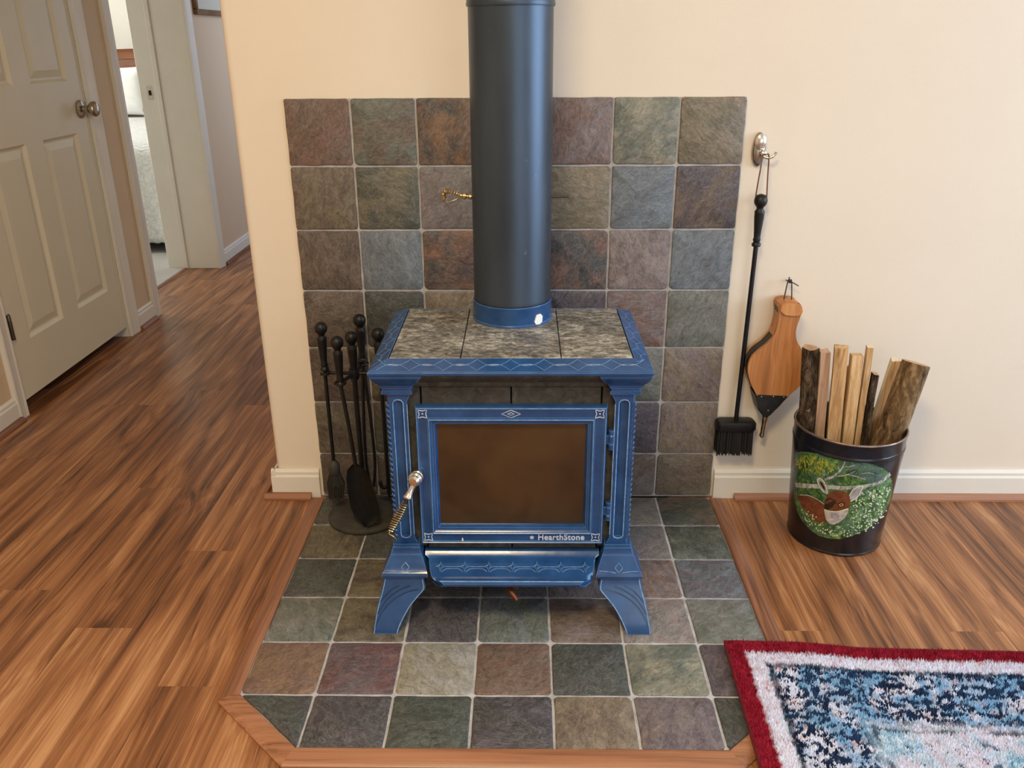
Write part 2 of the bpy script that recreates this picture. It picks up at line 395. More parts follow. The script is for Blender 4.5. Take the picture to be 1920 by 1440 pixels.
# left wall (hall side) with two openings: closed door and bedroom doorway
D0, D1, DH = .553, 1.375, 2.04
O0, O1 = 1.70, 2.535
LW = -1.96
bm = B()
for y0, y1, z0, z1 in ((RY, D0, 0, CZ), (D0, D1, DH, CZ), (D1, O0-.02, 0, CZ), (O0-.02, O1+.02, DH+.02, CZ), (O1+.02, 4.3, 0, CZ)):
    box(bm, LW, LX, y0, y1, z0, z1)
struct('wall_left', bm, 'hallwall')
wallbox('wall_hall_end', LW, WC+1.6, 4.3, 4.42, mat='hallwall')
wallbox('wall_rear_left', -1.96, -.9, RY-WT, RY); 
bm = B()
for x0, x1, z0, z1 in ((-.9, .65, 0, CZ), (.65, 3.35, 0, .65), (.65, 3.35, 2.25, CZ), (3.35, RX+WT, 0, CZ)): box(bm, x0, x1, RY-WT, RY, z0, z1)
struct('wall_rear', bm, 'wall')
bm = B()
for y0, y1, z0, z1 in ((RY, -2.45, 0, CZ), (-2.45, -.15, 0, .72), (-2.45, -.15, 2.18, CZ), (-.15, 0+WT, 0, CZ)): box(bm, RX, RX+WT, y0, y1, z0, z1)
struct('wall_right', bm, 'wall')
struct('ceiling', box(B(), -4.3, RX+WT, RY-WT, 5.4, CZ, CZ+.1), 'ceiling')
# windows behind and beside the camera
def window(name, c, ax, w, h):
    t_ = thing(name, c, kind='structure')
    def bb(u0, u1, z0, z1, d0=-.03, d1=.03):
        bm = B()
        if ax == 'x': box(bm, c[0]+u0, c[0]+u1, c[1]+d0, c[1]+d1, c[2]+z0, c[2]+z1, .004)
        else: box(bm, c[0]+d0, c[0]+d1, c[1]+u0, c[1]+u1, c[2]+z0, c[2]+z1, .004)
        return bm
    for a in ((-w/2, -w/2+.06, 0, h), (w/2-.06, w/2, 0, h), (-w/2+.06, w/2-.06, 0, .06), (-w/2+.06, w/2-.06, h-.06, h)): obj('window_frame', bb(*a), 'white', t_)
    obj('mullion', bb(-.02, .02, .06, h-.06), 'white', t_); obj('mullion', bb(-w/2+.06, w/2-.06, h/2-.02, h/2+.02, -.025, .025), 'white', t_)
    obj('window_sill', bb(-w/2-.06, w/2+.06, -.03, 0, -.07, .07), 'white', t_)
window('window_1', (RX+.03, -1.30, .72), 'y', 2.3, 1.46)
window('window_2', (2.0, RY-.03, .65), 'x', 2.7, 1.6)
# ceiling lamp (behind the frame, gives the warm light)
cl = thing('ceiling_lamp', (-.25, -1.9, CZ), 'round frosted glass ceiling lamp above the rug, out of frame', 'lamp')
obj('lamp_base', lathe(B(), [(.14, -.02), (.14, -.001)], (-.25, -1.9, CZ), n=24), 'nickel', cl, 40)

# baseboards and shoe mouldings
def bb_profile(h=.086, d=.013): return [(0, 0), (d, 0), (d, h-.022), (d*.75, h-.016), (d*.75, h-.008), (d*.35, h), (0, h)]
def run(name, p0, p1, nrm, prof, mat):
    p0 = Vector(p0); p1 = Vector(p1); n = Vector(nrm)
    return struct(name, loft(B(), [[p+n*d+Vector((0, 0, z)) for d, z in prof] for p in (p0, p1)]), mat)
shoe = [(.013, 0), (.030, 0), (.0295, .006), (.026, .012), (.020, .016), (.013, .017)]
G = .0008
run('baseboard_back', (.5475, -G, .0003), (RX, -G, .0003), (0, -1, 0), bb_profile(), 'white')
run('trim_1', (.605, -G, .0003), (RX, -G, .0003), (0, -1, 0), shoe, 'shoe')
bm = loft(B(), [[(x, -G-d, .0003+z) for d, z in bb_profile()] for x in (WC-G-.012, -.5475)])
loft(bm, [[(WC-G-d, y, .0003+z) for d, z in bb_profile()] for y in (-G-.012, 2.74)])
struct('baseboard_back_left', bm, 'white')
run('trim_2', (WC-.034, -G, .0003), (-.572, -G, .0003), (0, -1, 0), shoe, 'shoe')
run('baseboard_left', (LX+G, RY, .0003), (LX+G, D0-.058, .0003), (1, 0, 0), bb_profile(), 'white')
run('trim_3', (LX+G, RY, .0003), (LX+G, D0-.058, .0003), (1, 0, 0), shoe, 'strip')
run('baseboard_hall', (LX+G, D1+.075, .0003), (LX+G, O0-.085, .0003), (1, 0, 0), bb_profile(), 'white')
run('trim_4', (LX+G, D1+.075, .0003), (LX+G, O0-.085, .0003), (1, 0, 0), shoe, 'strip')
run('baseboard_hall_far', (LX+G, O1+.068, .0003), (LX+G, 4.3, .0003), (1, 0, 0), bb_profile(), 'white')
run('trim_5', (LX+G, O1+.068, .0003), (LX+G, 4.3, .0003), (1, 0, 0), shoe, 'strip')

# ---- closed six-panel door in the left wall
door = thing('door_1', (LX, (D0+D1)/2, 0), kind='structure'); tag(door, 'cream six-panel door with satin knob in the left wall', 'door')
FX = LX-.002                                  # door face
bm = B(); ys = [D0+.012, D0+.118, .90, 1.012, 1.262, D1-.012]; zs = [.046, .235, .862, 1.05, 1.66, 1.74, 1.93, 2.03]
for a, b_ in ((0, 1), (2, 3), (4, 5)): box(bm, FX-.035, FX, ys[a], ys[b_], zs[0], zs[-1])
for a, b_ in ((1, 2), (3, 4)):
    for c_, d_ in ((0, 1), (2, 3), (4, 5), (6, 7)): box(bm, FX-.035, FX, ys[a], ys[b_], zs[c_], zs[d_])
bmesh.ops.remove_doubles(bm, verts=bm.verts[:], dist=1e-5)
obj('leaf', bm, 'door', door)
for a, b_ in ((1, 2), (3, 4)):
    for c_, d_ in ((1, 2), (3, 4), (5, 6)):
        y0, y1, z0, z1 = ys[a], ys[b_], zs[c_], zs[d_]
        rings = []
        for off, dx in ((0, 0), (.010, -.010), (.016, -.011), (.042, -.003), (.046, -.003)):
            rings.append([(FX+dx, y0+off, z0+off), (FX+dx, y1-off, z0+off), (FX+dx, y1-off, z1-off), (FX+dx, y0+off, z1-off)])
        obj('panel', loft(B(), rings, False, True), 'door', door)
kn = obj('doorknob', lathe(B(), [(.006, 0), (.033, 0), (.034, .006), (.028, .012), (.013, .016), (.012, .034), (.020, .040), (.028, .050), (.029, .060), (.022, .069), (.008, .072)], (FX, 1.315, .945), (1, 0, 0), 28), 'chrome_dark', door, 50)
obj('latch_plate', box(B(), FX-.03, FX+.0012, D1-.0135, D1-.0118, .91, .97), 'hinge_metal', door)
for z in (.265, 1.70):
    hg = obj('hinge', lathe(B(), [(.006, 0), (.0065, .002), (.0065, .083), (.006, .085)], (FX+.009, D0+.014, z), n=12), 'hinge_metal', door, 40)
    obj('hinge_leaf', box(B(), FX, FX+.0012, D0+.012, D0+.034, z, z+.085), 'hinge_metal', hg)
struct('door_gap_floor', box(B(), LX-.25, LX, D0, D1, -.011, -.0006), 'darkvoid').name = 'trim_6'  # dark sheet standing in for the shade under the door
bm = B(); box(bm, LW, LX-.001, D0, D0+.010, 0.0003, DH); box(bm, LW, LX-.001, D1-.010, D1, .0003, DH); box(bm, LW, LX-.001, D0, D1, DH-.008, DH)
struct('door_frame_1', bm, 'white').name = 'trim_7'
bm = B(); box(bm, LW-.25, LW-.2, D0-.2, D1+.2, 0, CZ); box(bm, LW-.2, LW, D0-.2, D0-.15, 0, CZ); box(bm, LW-.2, LW, D1+.15, D1+.2, 0, CZ); box(bm, LW-.2, -1.88, D0-.15, D1+.15, -.012, .0)
struct('wall_closet', bm, 'darkvoid')  # added unseen box, near-black inside, keeps light out of the door gap
def casing(name, y0, y1, flip, z1=DH+.06):
    # moulded casing strip lying on the hall wall, thicker on its outer edge
    prof = [(0, 0), (0, .009), (.006, .012), (.016, .010), (.040, .014), (.052, .017), (.058, .015), (.058, 0)]
    w = y1-y0; rings = []
    for z in (.0003, z1):
        rings.append([(LX+.0005+h, (y0+u/.058*w) if not flip else (y1-u/.058*w), z) for u, h in prof])
    return struct(name, loft(B(), rings), 'white')
casing('trim_8', D0-.062, D0-.003, True)
casing('trim_9', D1-.004, D1+.074, False)
casing('trim_10', O0-.082, O0-.006, True)
casing('trim_11', O1-.002, O1+.067, False)
# bedroom doorway jambs (door swung away out of sight)
dj = thing('door_2', (LX, (O0+O1)/2, 0), kind='structure'); tag(dj, 'open bedroom doorway with white jambs and strike plate', 'doorway')
obj('jamb', box(B(), LW-.004, LX-.0005, O1, O1+.0195, .0003, DH, .001), 'white', dj)
obj('jamb', box(B(), LW-.004, LX-.0005, O0-.0195, O0, .0003, DH, .001), 'white', dj)
obj('head_jamb', box(B(), LW-.004, LX-.0005, O0, O1, DH, DH+.0195, .001), 'white', dj)
obj('door_stop', box(B(), -1.886, -1.862, O1-.012, O1, .0003, DH, .002), 'white', dj)
obj('door_stop', box(B(), -1.886, -1.862, O0, O0+.012, .0003, DH, .002), 'white', dj)
sp_ = obj('strike_plate', ngon_prism(B(), [(-1.94+.016+.0155*c_, O1-.0012, .935+.034*s_) for c_, s_ in ((-1, -.8), (-.8, -1), (.8, -1), (1, -.8), (1, .8), (.8, 1), (-.8, 1), (-1, .8))], (0, .0012, 0)), 'chrome_dark', dj)
obj('latch_hole', box(B(), -1.931, -1.917, O1-.0017, O1-.0011, .923, .947), 'darkvoid', sp_)
obj('casing', box(B(), LW-.018, LW-.002, O1+.002, O1+.06, .0003, DH+.05, .003), 'white', dj)
struct('threshold', loft(B(), [[(-1.885, y, 0.0005), (-1.885, y, .006), (-1.872, y, .008), (-1.86, y, .0005)] for y in (O0, O1)]), 'strip').name = 'trim_12'

# ---- bedroom beyond
struct('floor_bedroom', box(B(), -4.2, -1.8755, .9, 5.3, -.06, .004), 'carpet')
struct('wall_bedroom_far', box(B(), -4.2, -1.9, 5.2, 5.3, 0, CZ), 'bedwall')
struct('wall_bedroom_left', box(B(), -4.3, -4.2, .9, 5.3, 0, CZ), 'bedwall')
struct('wall_bedroom_near', box(B(), -4.2, LW-.001, 1.585, 1.60, 0, CZ), 'bedwall')
struct('wall_bedroom_side', box(B(), -1.98, -1.962, O1+.065, 5.2, 0, CZ), 'bedwall')
bed = thing('bed', (-2.82, 3.9, .004), 'bed with white quilted cover and cherry headboard in the bedroom beyond', 'bed')
bx0, bx1, by0, by1 = -3.58, -2.04, 2.92, 4.85
obj('mattress', box(B(), bx0+.03, bx1-.03, by0+.04, by1, .30, .60, .05, 3), 'linen', bed, 40)
bm = B(); NX, NY = 90, 60   # cover: draped with a scalloped hem
def cover_pt(u, v):
    # u across 0..1 incl. side drops, v along 0..1 incl. foot drop
    W_ = bx1-bx0; drop = .53; tu = u*(W_+2*drop)-drop; tv = v*(by1-by0+drop)-drop
    zt = .625
    x = bx0+min(max(tu, 0), W_); y = by0+max(tv, 0); z = zt
    dx = max(-tu, tu-W_, 0); dy = max(-tv, 0); dd = max(dx, dy); RR = .09
    def fall(q):                       # distance from the edge (negative = inside) -> drop of a rounded edge
        e_ = q+RR
        if e_ <= 0: return 0
        return RR*(1-math.cos(e_/RR)) if e_ < RR*PI/2 else RR+(e_-RR*PI/2)
    z -= max(fall(max(-tu, tu-W_)), fall(-tv))
    if dd > .05:
        s_ = math.sin((tu if dy > dx else tv)*2*PI/.16); k_ = (dd-.05)/.45
        if dy >= dx: y -= .02*k_+.012*s_*k_
        if dx > dy: x += (1 if tu > 0 else -1)*(.02*k_+.012*s_*k_)
        if dd > drop-.03: z += .012*abs(math.sin((tu if dy > dx else tv)*2*PI/.2))
    return (x, y, z)
g = [[bm.verts.new(cover_pt(i/NX, j/NY)) for j in range(NY+1)] for i in range(NX+1)]
for i in range(NX):
    for j in range(NY): bm.faces.new((g[i][j], g[i+1][j], g[i+1][j+1], g[i][j+1]))
o = obj('bed_cover', bm, 'cover', bed, 60); md = o.modifiers.new('thick', 'SOLIDIFY'); md.thickness = .012; md.offset = 1
obj('headboard', ngon_prism(B(), [(x, by1+.02, z) for x, z in [(bx0, .02), (bx1, .02), (bx1, 1.0)]+[(bx1-(i/12)*(bx1-bx0), 1.03+.03*math.sin(PI*i/12)) for i in range(13)]+[(bx0, 1.0)]], (0, .05, 0), .006), 'cherry', bed, 40)
obj('headboard_rail', loft(B(), [[(bx1+.03-(i/12)*(bx1-bx0+.06), by1+.005+dy, 1.03+.03*math.sin(PI*i/12)+dz) for dy, dz in ((0, 0), (0, .05), (-.015, .07), (.08, .07), (.08, 0))] for i in range(13)]), 'cherry', bed, 40)
def pillow(c, rx, rz, th, tilt, label):
    bm = B(); n = 20; rings = []
    for side in (1, -1):
        g = [[None]*(n+1) for _ in range(n+1)]
        for i in range(n+1):
            for j in range(n+1):
                u = i/n*2-1; v = j/n*2-1
                e = max(0, (1-u**4)*(1-v**4))**.5
                p = Vector((u*rx*(1-.06*(1-v*v)), side*-th*e, v*rz*(1-.06*(1-u*u))))
                p.rotate(Matrix.Rotation(tilt, 3, 'X')); g[i][j] = bm.verts.new(p+Vector(c))
        for i in range(n):
            for j in range(n): bm.faces.new((g[i][j], g[i+1][j], g[i+1][j+1], g[i][j+1]))
    bmesh.ops.remove_doubles(bm, verts=bm.verts[:], dist=1e-4)
    p_ = obj('pillow', bm, 'linen', None, 60); tag(p_, label, 'pillow', 'pillows on the bed'); return p_
pl1 = pillow((-3.12, 4.68, .825), .27, .185, .075, .22, 'white pillow standing left against the cherry headboard')
pl2 = pillow((-2.56, 4.67, .825), .265, .185, .075, .24, 'white pillow half hidden behind the bedroom door jamb')
obj('tassel_cord', tube(B(), [(-2.86, 4.62, .95), (-2.855, 4.60, .85), (-2.85, 4.585, .76), (-2.845, 4.57, .69)], [.005, .006, .010, .018], 8), 'cord', pl1)

# ---- picture in the hall
pf = thing('picture_frame', (LX+.001, 2.9, 1.31), 'narrow dark wood picture frame hanging on the hall wall', 'picture')
py0, py1, pz0, pz1 = 2.67, 3.20, 1.31, 1.78
for y0, y1, z0, z1 in ((py0, py1, pz0, pz0+.028), (py0, py1, pz1-.028, pz1), (py0, py0+.028, pz0+.028, pz1-.028), (py1-.028, py1, pz0+.028, pz1-.028)):
    obj('frame_rail', box(B(), LX+.001, LX+.022, y0, y1, z0, z1, .004), 'frame_wood', pf)
obj('picture_mat', box(B(), LX+.001, LX+.010, py0+.028, py1-.028, pz0+.028, pz1-.028), 'paper', pf)

# ------------------------------------------------------------------ slate tiles
P = .155; HT = 1.0609
def mute(d, k=.16, g=1.22):
    return {n: tuple((c*(1-k)+k*(.3*v[0]+.5*v[1]+.2*v[2]))*g for c in v) for n, v in d.items()}
COL = mute(dict(                       # linear base colours of the slates
    brown=(.115, .082, .062), redbrown=(.145, .080, .060), orange=(.175, .100, .055), olive=(.125, .108, .066), tan=(.185, .145, .10),
    mauve=(.150, .120, .122), purple=(.090, .068, .086), blue=(.100, .118, .140), steel=(.125, .155, .185), green=(.100, .116, .096),
    dgreen=(.050, .060, .052), char=(.050, .050, .052), dpurple=(.062, .054, .068), grey=(.150, .148, .142), lgrey=(.24, .235, .225), lolive=(.22, .205, .145),
    rust=(.175, .088, .062), maroon=(.115, .050, .050), dbrown=(.070, .055, .042), pink=(.215, .165, .155)))
WALL = [['redbrown brown', 'green brown', 'char orange', 'brown char', 'redbrown mauve', 'lolive green', 'tan olive'],
        ['olive brown', 'olive dgreen', 'mauve grey', 'brown grey', 'tan olive', 'blue steel', 'dpurple brown'],
        ['dbrown brown', 'blue steel', 'rust char', 'grey brown', 'char rust', 'pink mauve', 'steel blue'],
        ['brown dbrown', 'dgreen char', 'tan brown', 'brown grey', 'dpurple purple', 'mauve redbrown', 'green grey'],
        ['dbrown brown', 'dbrown olive', 'grey brown', 'brown grey', 'brown grey', 'green grey', 'tan mauve'],
        ['olive dbrown', 'dgreen dbrown', 'brown grey', 'brown grey', 'brown grey', 'purple dpurple', 'tan mauve'],
        ['dbrown brown', 'dbrown char', 'brown grey', 'brown grey', 'brown grey', 'brown mauve', 'brown olive']]
FLOOR = [['dgreen dbrown', 'dbrown char', 'brown char', 'brown grey', 'char brown', 'grey tan', 'dgreen brown'],
         ['olive dbrown', 'dgreen char', 'brown char', 'brown grey', 'char brown', 'grey mauve', 'green dgreen'],
         ['char dgreen', 'dbrown olive', 'dbrown char', 'char dpurple', 'mauve char', 'redbrown mauve', 'purple blue'],
         ['green grey', 'olive dbrown', 'dpurple char', 'blue green', 'mauve brown', 'pink grey', 'green grey'],
         ['redbrown orange', 'maroon purple', 'lgrey lolive', 'redbrown brown', 'dgreen char', 'lolive green', 'dpurple purple'],
         ['dgreen char', 'dpurple char', 'dgreen dgreen', 'char dpurple', 'brown tan', 'purple mauve', 'dgreen char']]
CUT = {}
def tile_mesh(poly, th, seed):
    """slate with uneven hand-cut edges: poly = convex corners (ccw) in the tile plane"""
    rnd = random.Random(seed); n = len(poly); out = []
    for i in range(n):
        p0, p1, p2 = Vector(poly[i-1]), Vector(poly[i]), Vector(poly[(i+1) % n])
        a = (p0-p1).normalized(); b = (p2-p1).normalized(); r = rnd.choice((.003, .004, .005, .007, .010))
        if n == 3: r = .003
        out += [p1+a*r, p1+(a+b)*r*.32, p1+b*r]
        L = (p2-p1).length; k = max(2, int(L/.03))
        nrm = Vector((b.y, -b.x))
        for j in range(1, k): out.append(p1+b*(L*j/k)+nrm*rnd.uniform(-.0011, .0006))
    c = Vector((0, 0))
    for p in out: c += p
    c /= len(out); bm = B()
    def ring(s, z, jit=0): return [(*(p-(p-c).normalized()*s), z+rnd.uniform(-jit, jit)) for p in out]
    R = [[bm.verts.new(q) for q in r_] for r_ in (ring(0, 0), ring(0, th-.0028), ring(.0014, th-.0008, .0004), ring(.004, th, .0005))]
    m = len(out)
    for a_, b_ in zip(R, R[1:]):
        for i in range(m): bm.faces.new((a_[i], a_[(i+1) % m], b_[(i+1) % m], b_[i]))
    cv = bm.verts.new((c.x, c.y, th+.0005))
    for i in range(m): bm.faces.new((R[-1][i], R[-1][(i+1) % m], cv))
    bmesh.ops.recalc_face_normals(bm, faces=bm.faces[:])
    me = bpy.data.meshes.new('tile'); bm.to_mesh(me); bm.free(); me.materials.append(M['slate'])
    me.polygons.foreach_set('use_smooth', [True]*len(me.polygons)); me.set_sharp_from_angle(angle=math.radians(35))
    return me
def tile(parent, poly, th, cols, seed, mat):
    c = sum((Vector(p) for p in poly), Vector((0, 0)))/len(poly)
    o = bpy.data.objects.new('tile', tile_mesh([Vector(p)-c for p in poly], th, seed))
    o.matrix_basis = mat @ Matrix.Translation((c.x, c.y, 0))
    a, b_ = cols.split(); rnd = random.Random(seed*3+1)
    o['c1'] = COL[a]; o['c2'] = COL[b_]; o['seed'] = rnd.uniform(0, 40.0)
    place(o, parent)
# wall panel: plane x, z -> wall y
PV = .1538; HT = 1.0619
bs = thing('slate_backsplash', (0, -.001, 0), 'square panel of multicoloured slate tiles on the wall behind the stove', 'tile panel')
obj('grout_bed', box(B(), -3.5*PV+.001, 3.5*PV-.001, -.0125, -.0008, .006, HT-.001), 'grout', bs)
MW = Matrix(((1, 0, 0, 0), (0, 0, -1, -.0078), (0, 1, 0, 0), (0, 0, 0, 1)))
g_ = .0022
for r_ in range(7):
    z1 = HT-r_*PV; z0 = HT-(r_+1)*PV if r_ < 6 else .008
    for c_ in range(7):
        x0 = (c_-3.5)*PV; x1 = x0+PV
        e0 = 0 if c_ == 0 else g_; e1 = 0 if c_ == 6 else g_; et = 0 if r_ == 0 else g_
        tile(bs, [(x0+e0, z0+g_), (x1-e1, z0+g_), (x1-e1, z1-et), (x0+e0, z1-et)], .0085, WALL[r_][c_], 100+r_*7+c_, MW)
# hearth pad
HL, HR_ = -.534, .535
YL = [0, -.1645, -.3195, -.4745, -.6295, -.7845, -.919]
hp = thing('hearth_pad', (0, -.46, .0005), 'slate-tiled hearth pad with clipped corners and wooden border under the stove', 'hearth pad')
bm = ngon_prism(B(), [(HL, -.0168, .0005), (HL, YL[5], .0005), (-.39, YL[6], .0005), (.39, YL[6], .0005), (HR_, YL[5]-.01, .0005), (HR_, -.0168, .0005)], (0, 0, .0030)); obj('grout_bed', bm, 'hgrout', hp)
for r_ in range(6):
    for c_ in range(7):
        x0 = max((c_-3.5)*P, HL); x1 = min((c_-2.5)*P, HR_); y1 = YL[r_]-(.0168 if r_ == 0 else 0); y0 = YL[r_+1]
        e0 = .0005 if c_ == 0 else g_; e1 = .0005 if c_ == 6 else g_; eb = .0005 if r_ == 5 else g_
        poly = [(x0+e0, y0+eb), (x1-e1, y0+eb), (x1-e1, y1-g_), (x0+e0, y1-g_)]
        if r_ == 5 and c_ == 0: poly = [(-.392, y0+.003), (-.3875-g_, y0+.0005), (-.3875-g_, y1-g_), (HL+.004, y1-g_)]
        if r_ == 5 and c_ == 6: poly = [(.3875+g_, y0+.0005), (.392, y0+.003), (HR_-.001, y1-g_-.008), (HR_-.001, y1-g_), (.3875+g_, y1-g_)]
        tile(hp, poly, .0055, FLOOR[r_][c_], 300+r_*7+c_, Matrix.Translation((0, 0, .0008)))
# wooden border strips, mitred
def strip(pts_in, pts_out, mat):
    """pts = two inner and two outer corners; section: tall inner edge, sloping to the outside"""
    (a, b_), (c_, d_) = pts_in, pts_out
    rings = []
    for p, q in ((a, c_), (b_, d_)):
        p = Vector((*p, 0)); q = Vector((*q, 0)); u = q-p
        rings.append([p+u*s+Vector((0, 0, z)) for s, z in ((0, .0006), (0, .0075), (.06, .0092), (.30, .0100), (.62, .0092), (.90, .0062), (1, .0035), (1, .0006))])
    return obj('border_strip', loft(B(), rings), mat, hp, 30)
wi = .038
iL0, iL1, iD0, iD1, iR1, iR0 = (HL, -.0312), (HL, -.786), (-.391, -.9195), (.391, -.9195), (HR_, -.795), (HR_, -.0312)
oL0, oL1, oD0, oD1, oR1, oR0 = (HL-wi, -.0312), (HL-wi, -.803), (-.407, -.9595), (.407, -.9595), (HR_+wi, -.812), (HR_+wi, -.0312)
strip((iL0, iL1), (oL0, oL1), 'strip'); strip((iL1, iD0), (oL1, oD0), 'strip_x'); strip((iD0, iD1), (oD0, oD1), 'strip_x')
strip((iD1, iR1), (oD1, oR1), 'strip_x'); strip((iR1, iR0), (oR1, oR0), 'strip')

# ------------------------------------------------------------------ the stove
SX = -.004; ZT = .0070                    # centre line, hearth surface
st = thing('wood_stove', (SX, -.365, ZT), 'blue enamelled cast iron wood stove with stone panels on the slate hearth', 'stove')
YF, YB = -.561, -.168                     # top plate front and back
XO = .278
# top plate rim
def rectring(x, yf, yb, z): return [(SX-x, yf, z), (SX+x, yf, z), (SX+x, yb, z), (SX-x, yb, z)]
bm = loft(B(), [rectring(.242, -.520, -.200, .582), rectring(XO-.004, YF+.004, YB-.004, .5845), rectring(XO-.001, YF+.001, YB-.001, .587), rectring(XO, YF, YB, .5915), rectring(XO-.002, YF+.003, YB-.002, .5945),
                rectring(.2435, -.5195, -.190, .6075), rectring(.2425, -.5185, -.191, .6065), rectring(.2425, -.5185, -.191, .572)], False, False)
obj('top_rim', bm, 'enamel', st, 20)
# interlaced arcs cast into the rim
def rim_lines(p_of, n, L0, L1):
    bm = B(); w = (L1-L0)/n
    for k in range(n):
        s0 = L0+k*w
        lo = [(0, .04), (.12, .26), (.26, .46), (.40, .55), (.60, .55), (.74, .46), (.88, .26), (1, .04)]
        tube(bm, smooth_curve([p_of(s0+u*w, v) for u, v in lo], 2), .0007, 5)
        tube(bm, smooth_curve([p_of(s0+u*w, 1.02-v) for u, v in lo], 2), .0007, 5)
    return bm
def pf_(s, v): return (SX+s*(1-.0*v), YF+.005+v*(.034), .5948+v*.0118)
o = obj('rim_ornament', rim_lines(pf_, 8, -.262, .262), 'enamel_relief', st, 60)
obj('rim_ornament', rim_lines(lambda s, v: (SX+XO-.004-v*.029, s, .5950+v*.0116), 5, -.535, -.19), 'enamel_relief', st, 60)
obj('rim_ornament', rim_lines(lambda s, v: (SX-XO+.004+v*.029, s, .5950+v*.0116), 5, -.535, -.19), 'enamel_relief', st, 60)
# three stone slabs in the top
for x0, x1 in ((-.2405, -.1005), (-.0985, .0985), (.1005, .2405)):
    bm = B()
    if x0 != -.0985: box(bm, SX+x0, SX+x1, -.5170, -.1925, .585, .6075, .0012)
    else: box(bm, SX+x0, SX+x1, -.5170, -.1925, .585, .6075, .0012)
    obj('top_stone', bm, 'stone', st)
# flue collar
obj('flue_collar', lathe(B(), [(.080, 0), (.0895, 0), (.0898, .003), (.0882, .005), (.0876, .040), (.0882, .042), (.0876, .044), (.080, .044)], (SX, -.25, .608), n=48), 'enamel', st, 35)
lb = obj('enamel_chip', ngon_prism(B(), [(SX+.0905*math.sin(a), -.25-.0905*math.cos(a), .612+h) for a, h in ((.58, .006), (.62, 0), (.74, -.001), (.82, .003), (.83, .016), (.76, .022), (.64, .021))], (-.003, .004, 0)), 'white_chip', st)  # small white patch on the right front of the collar
# body
bm = box(B(), SX-.232, SX+.232, -.492, -.215, .120, .5725, .003); obj('body', bm, 'firebox', st)
# lintel under the rim
obj('lintel', loft(B(), [[(x, -.485, .5825), (x, -.532, .5825), (x, -.530, .570), (x, -.518, .556), (x, -.505, .551), (x, -.504, .541), (x, -.485, .541)] for x in (SX-.2, SX+.2)]), 'stone_dark', st, 30)
# front stones: two over the door, one each side, two below
for x0, x1, z0, z1 in ((-.182, -.0015, .488, .5405), (.0015, .182, .488, .5405), (-.2225, -.185, .165, .5405), (.185, .2225, .165, .5405), (-.182, -.0015, .150, .205), (.0015, .182, .150, .205)):
    obj('front_stone', box(B(), SX+x0, SX+x1, -.505, -.480, z0, z1, .0015), 'stone_dark', st)
for s in (-1, 1):
    for y0, y1 in ((-.478, -.358), (-.355, -.24)):
        xa, xb = sorted((SX+s*.225, SX+s*.243)); obj('side_stone', box(B(), xa, xb, y0, y1, .15, .565, .002), 'stone', st)
obj('back_plate', box(B(), SX-.225, SX+.225, -.22, -.205, .13, .57, .003), 'enamel_dark', st)
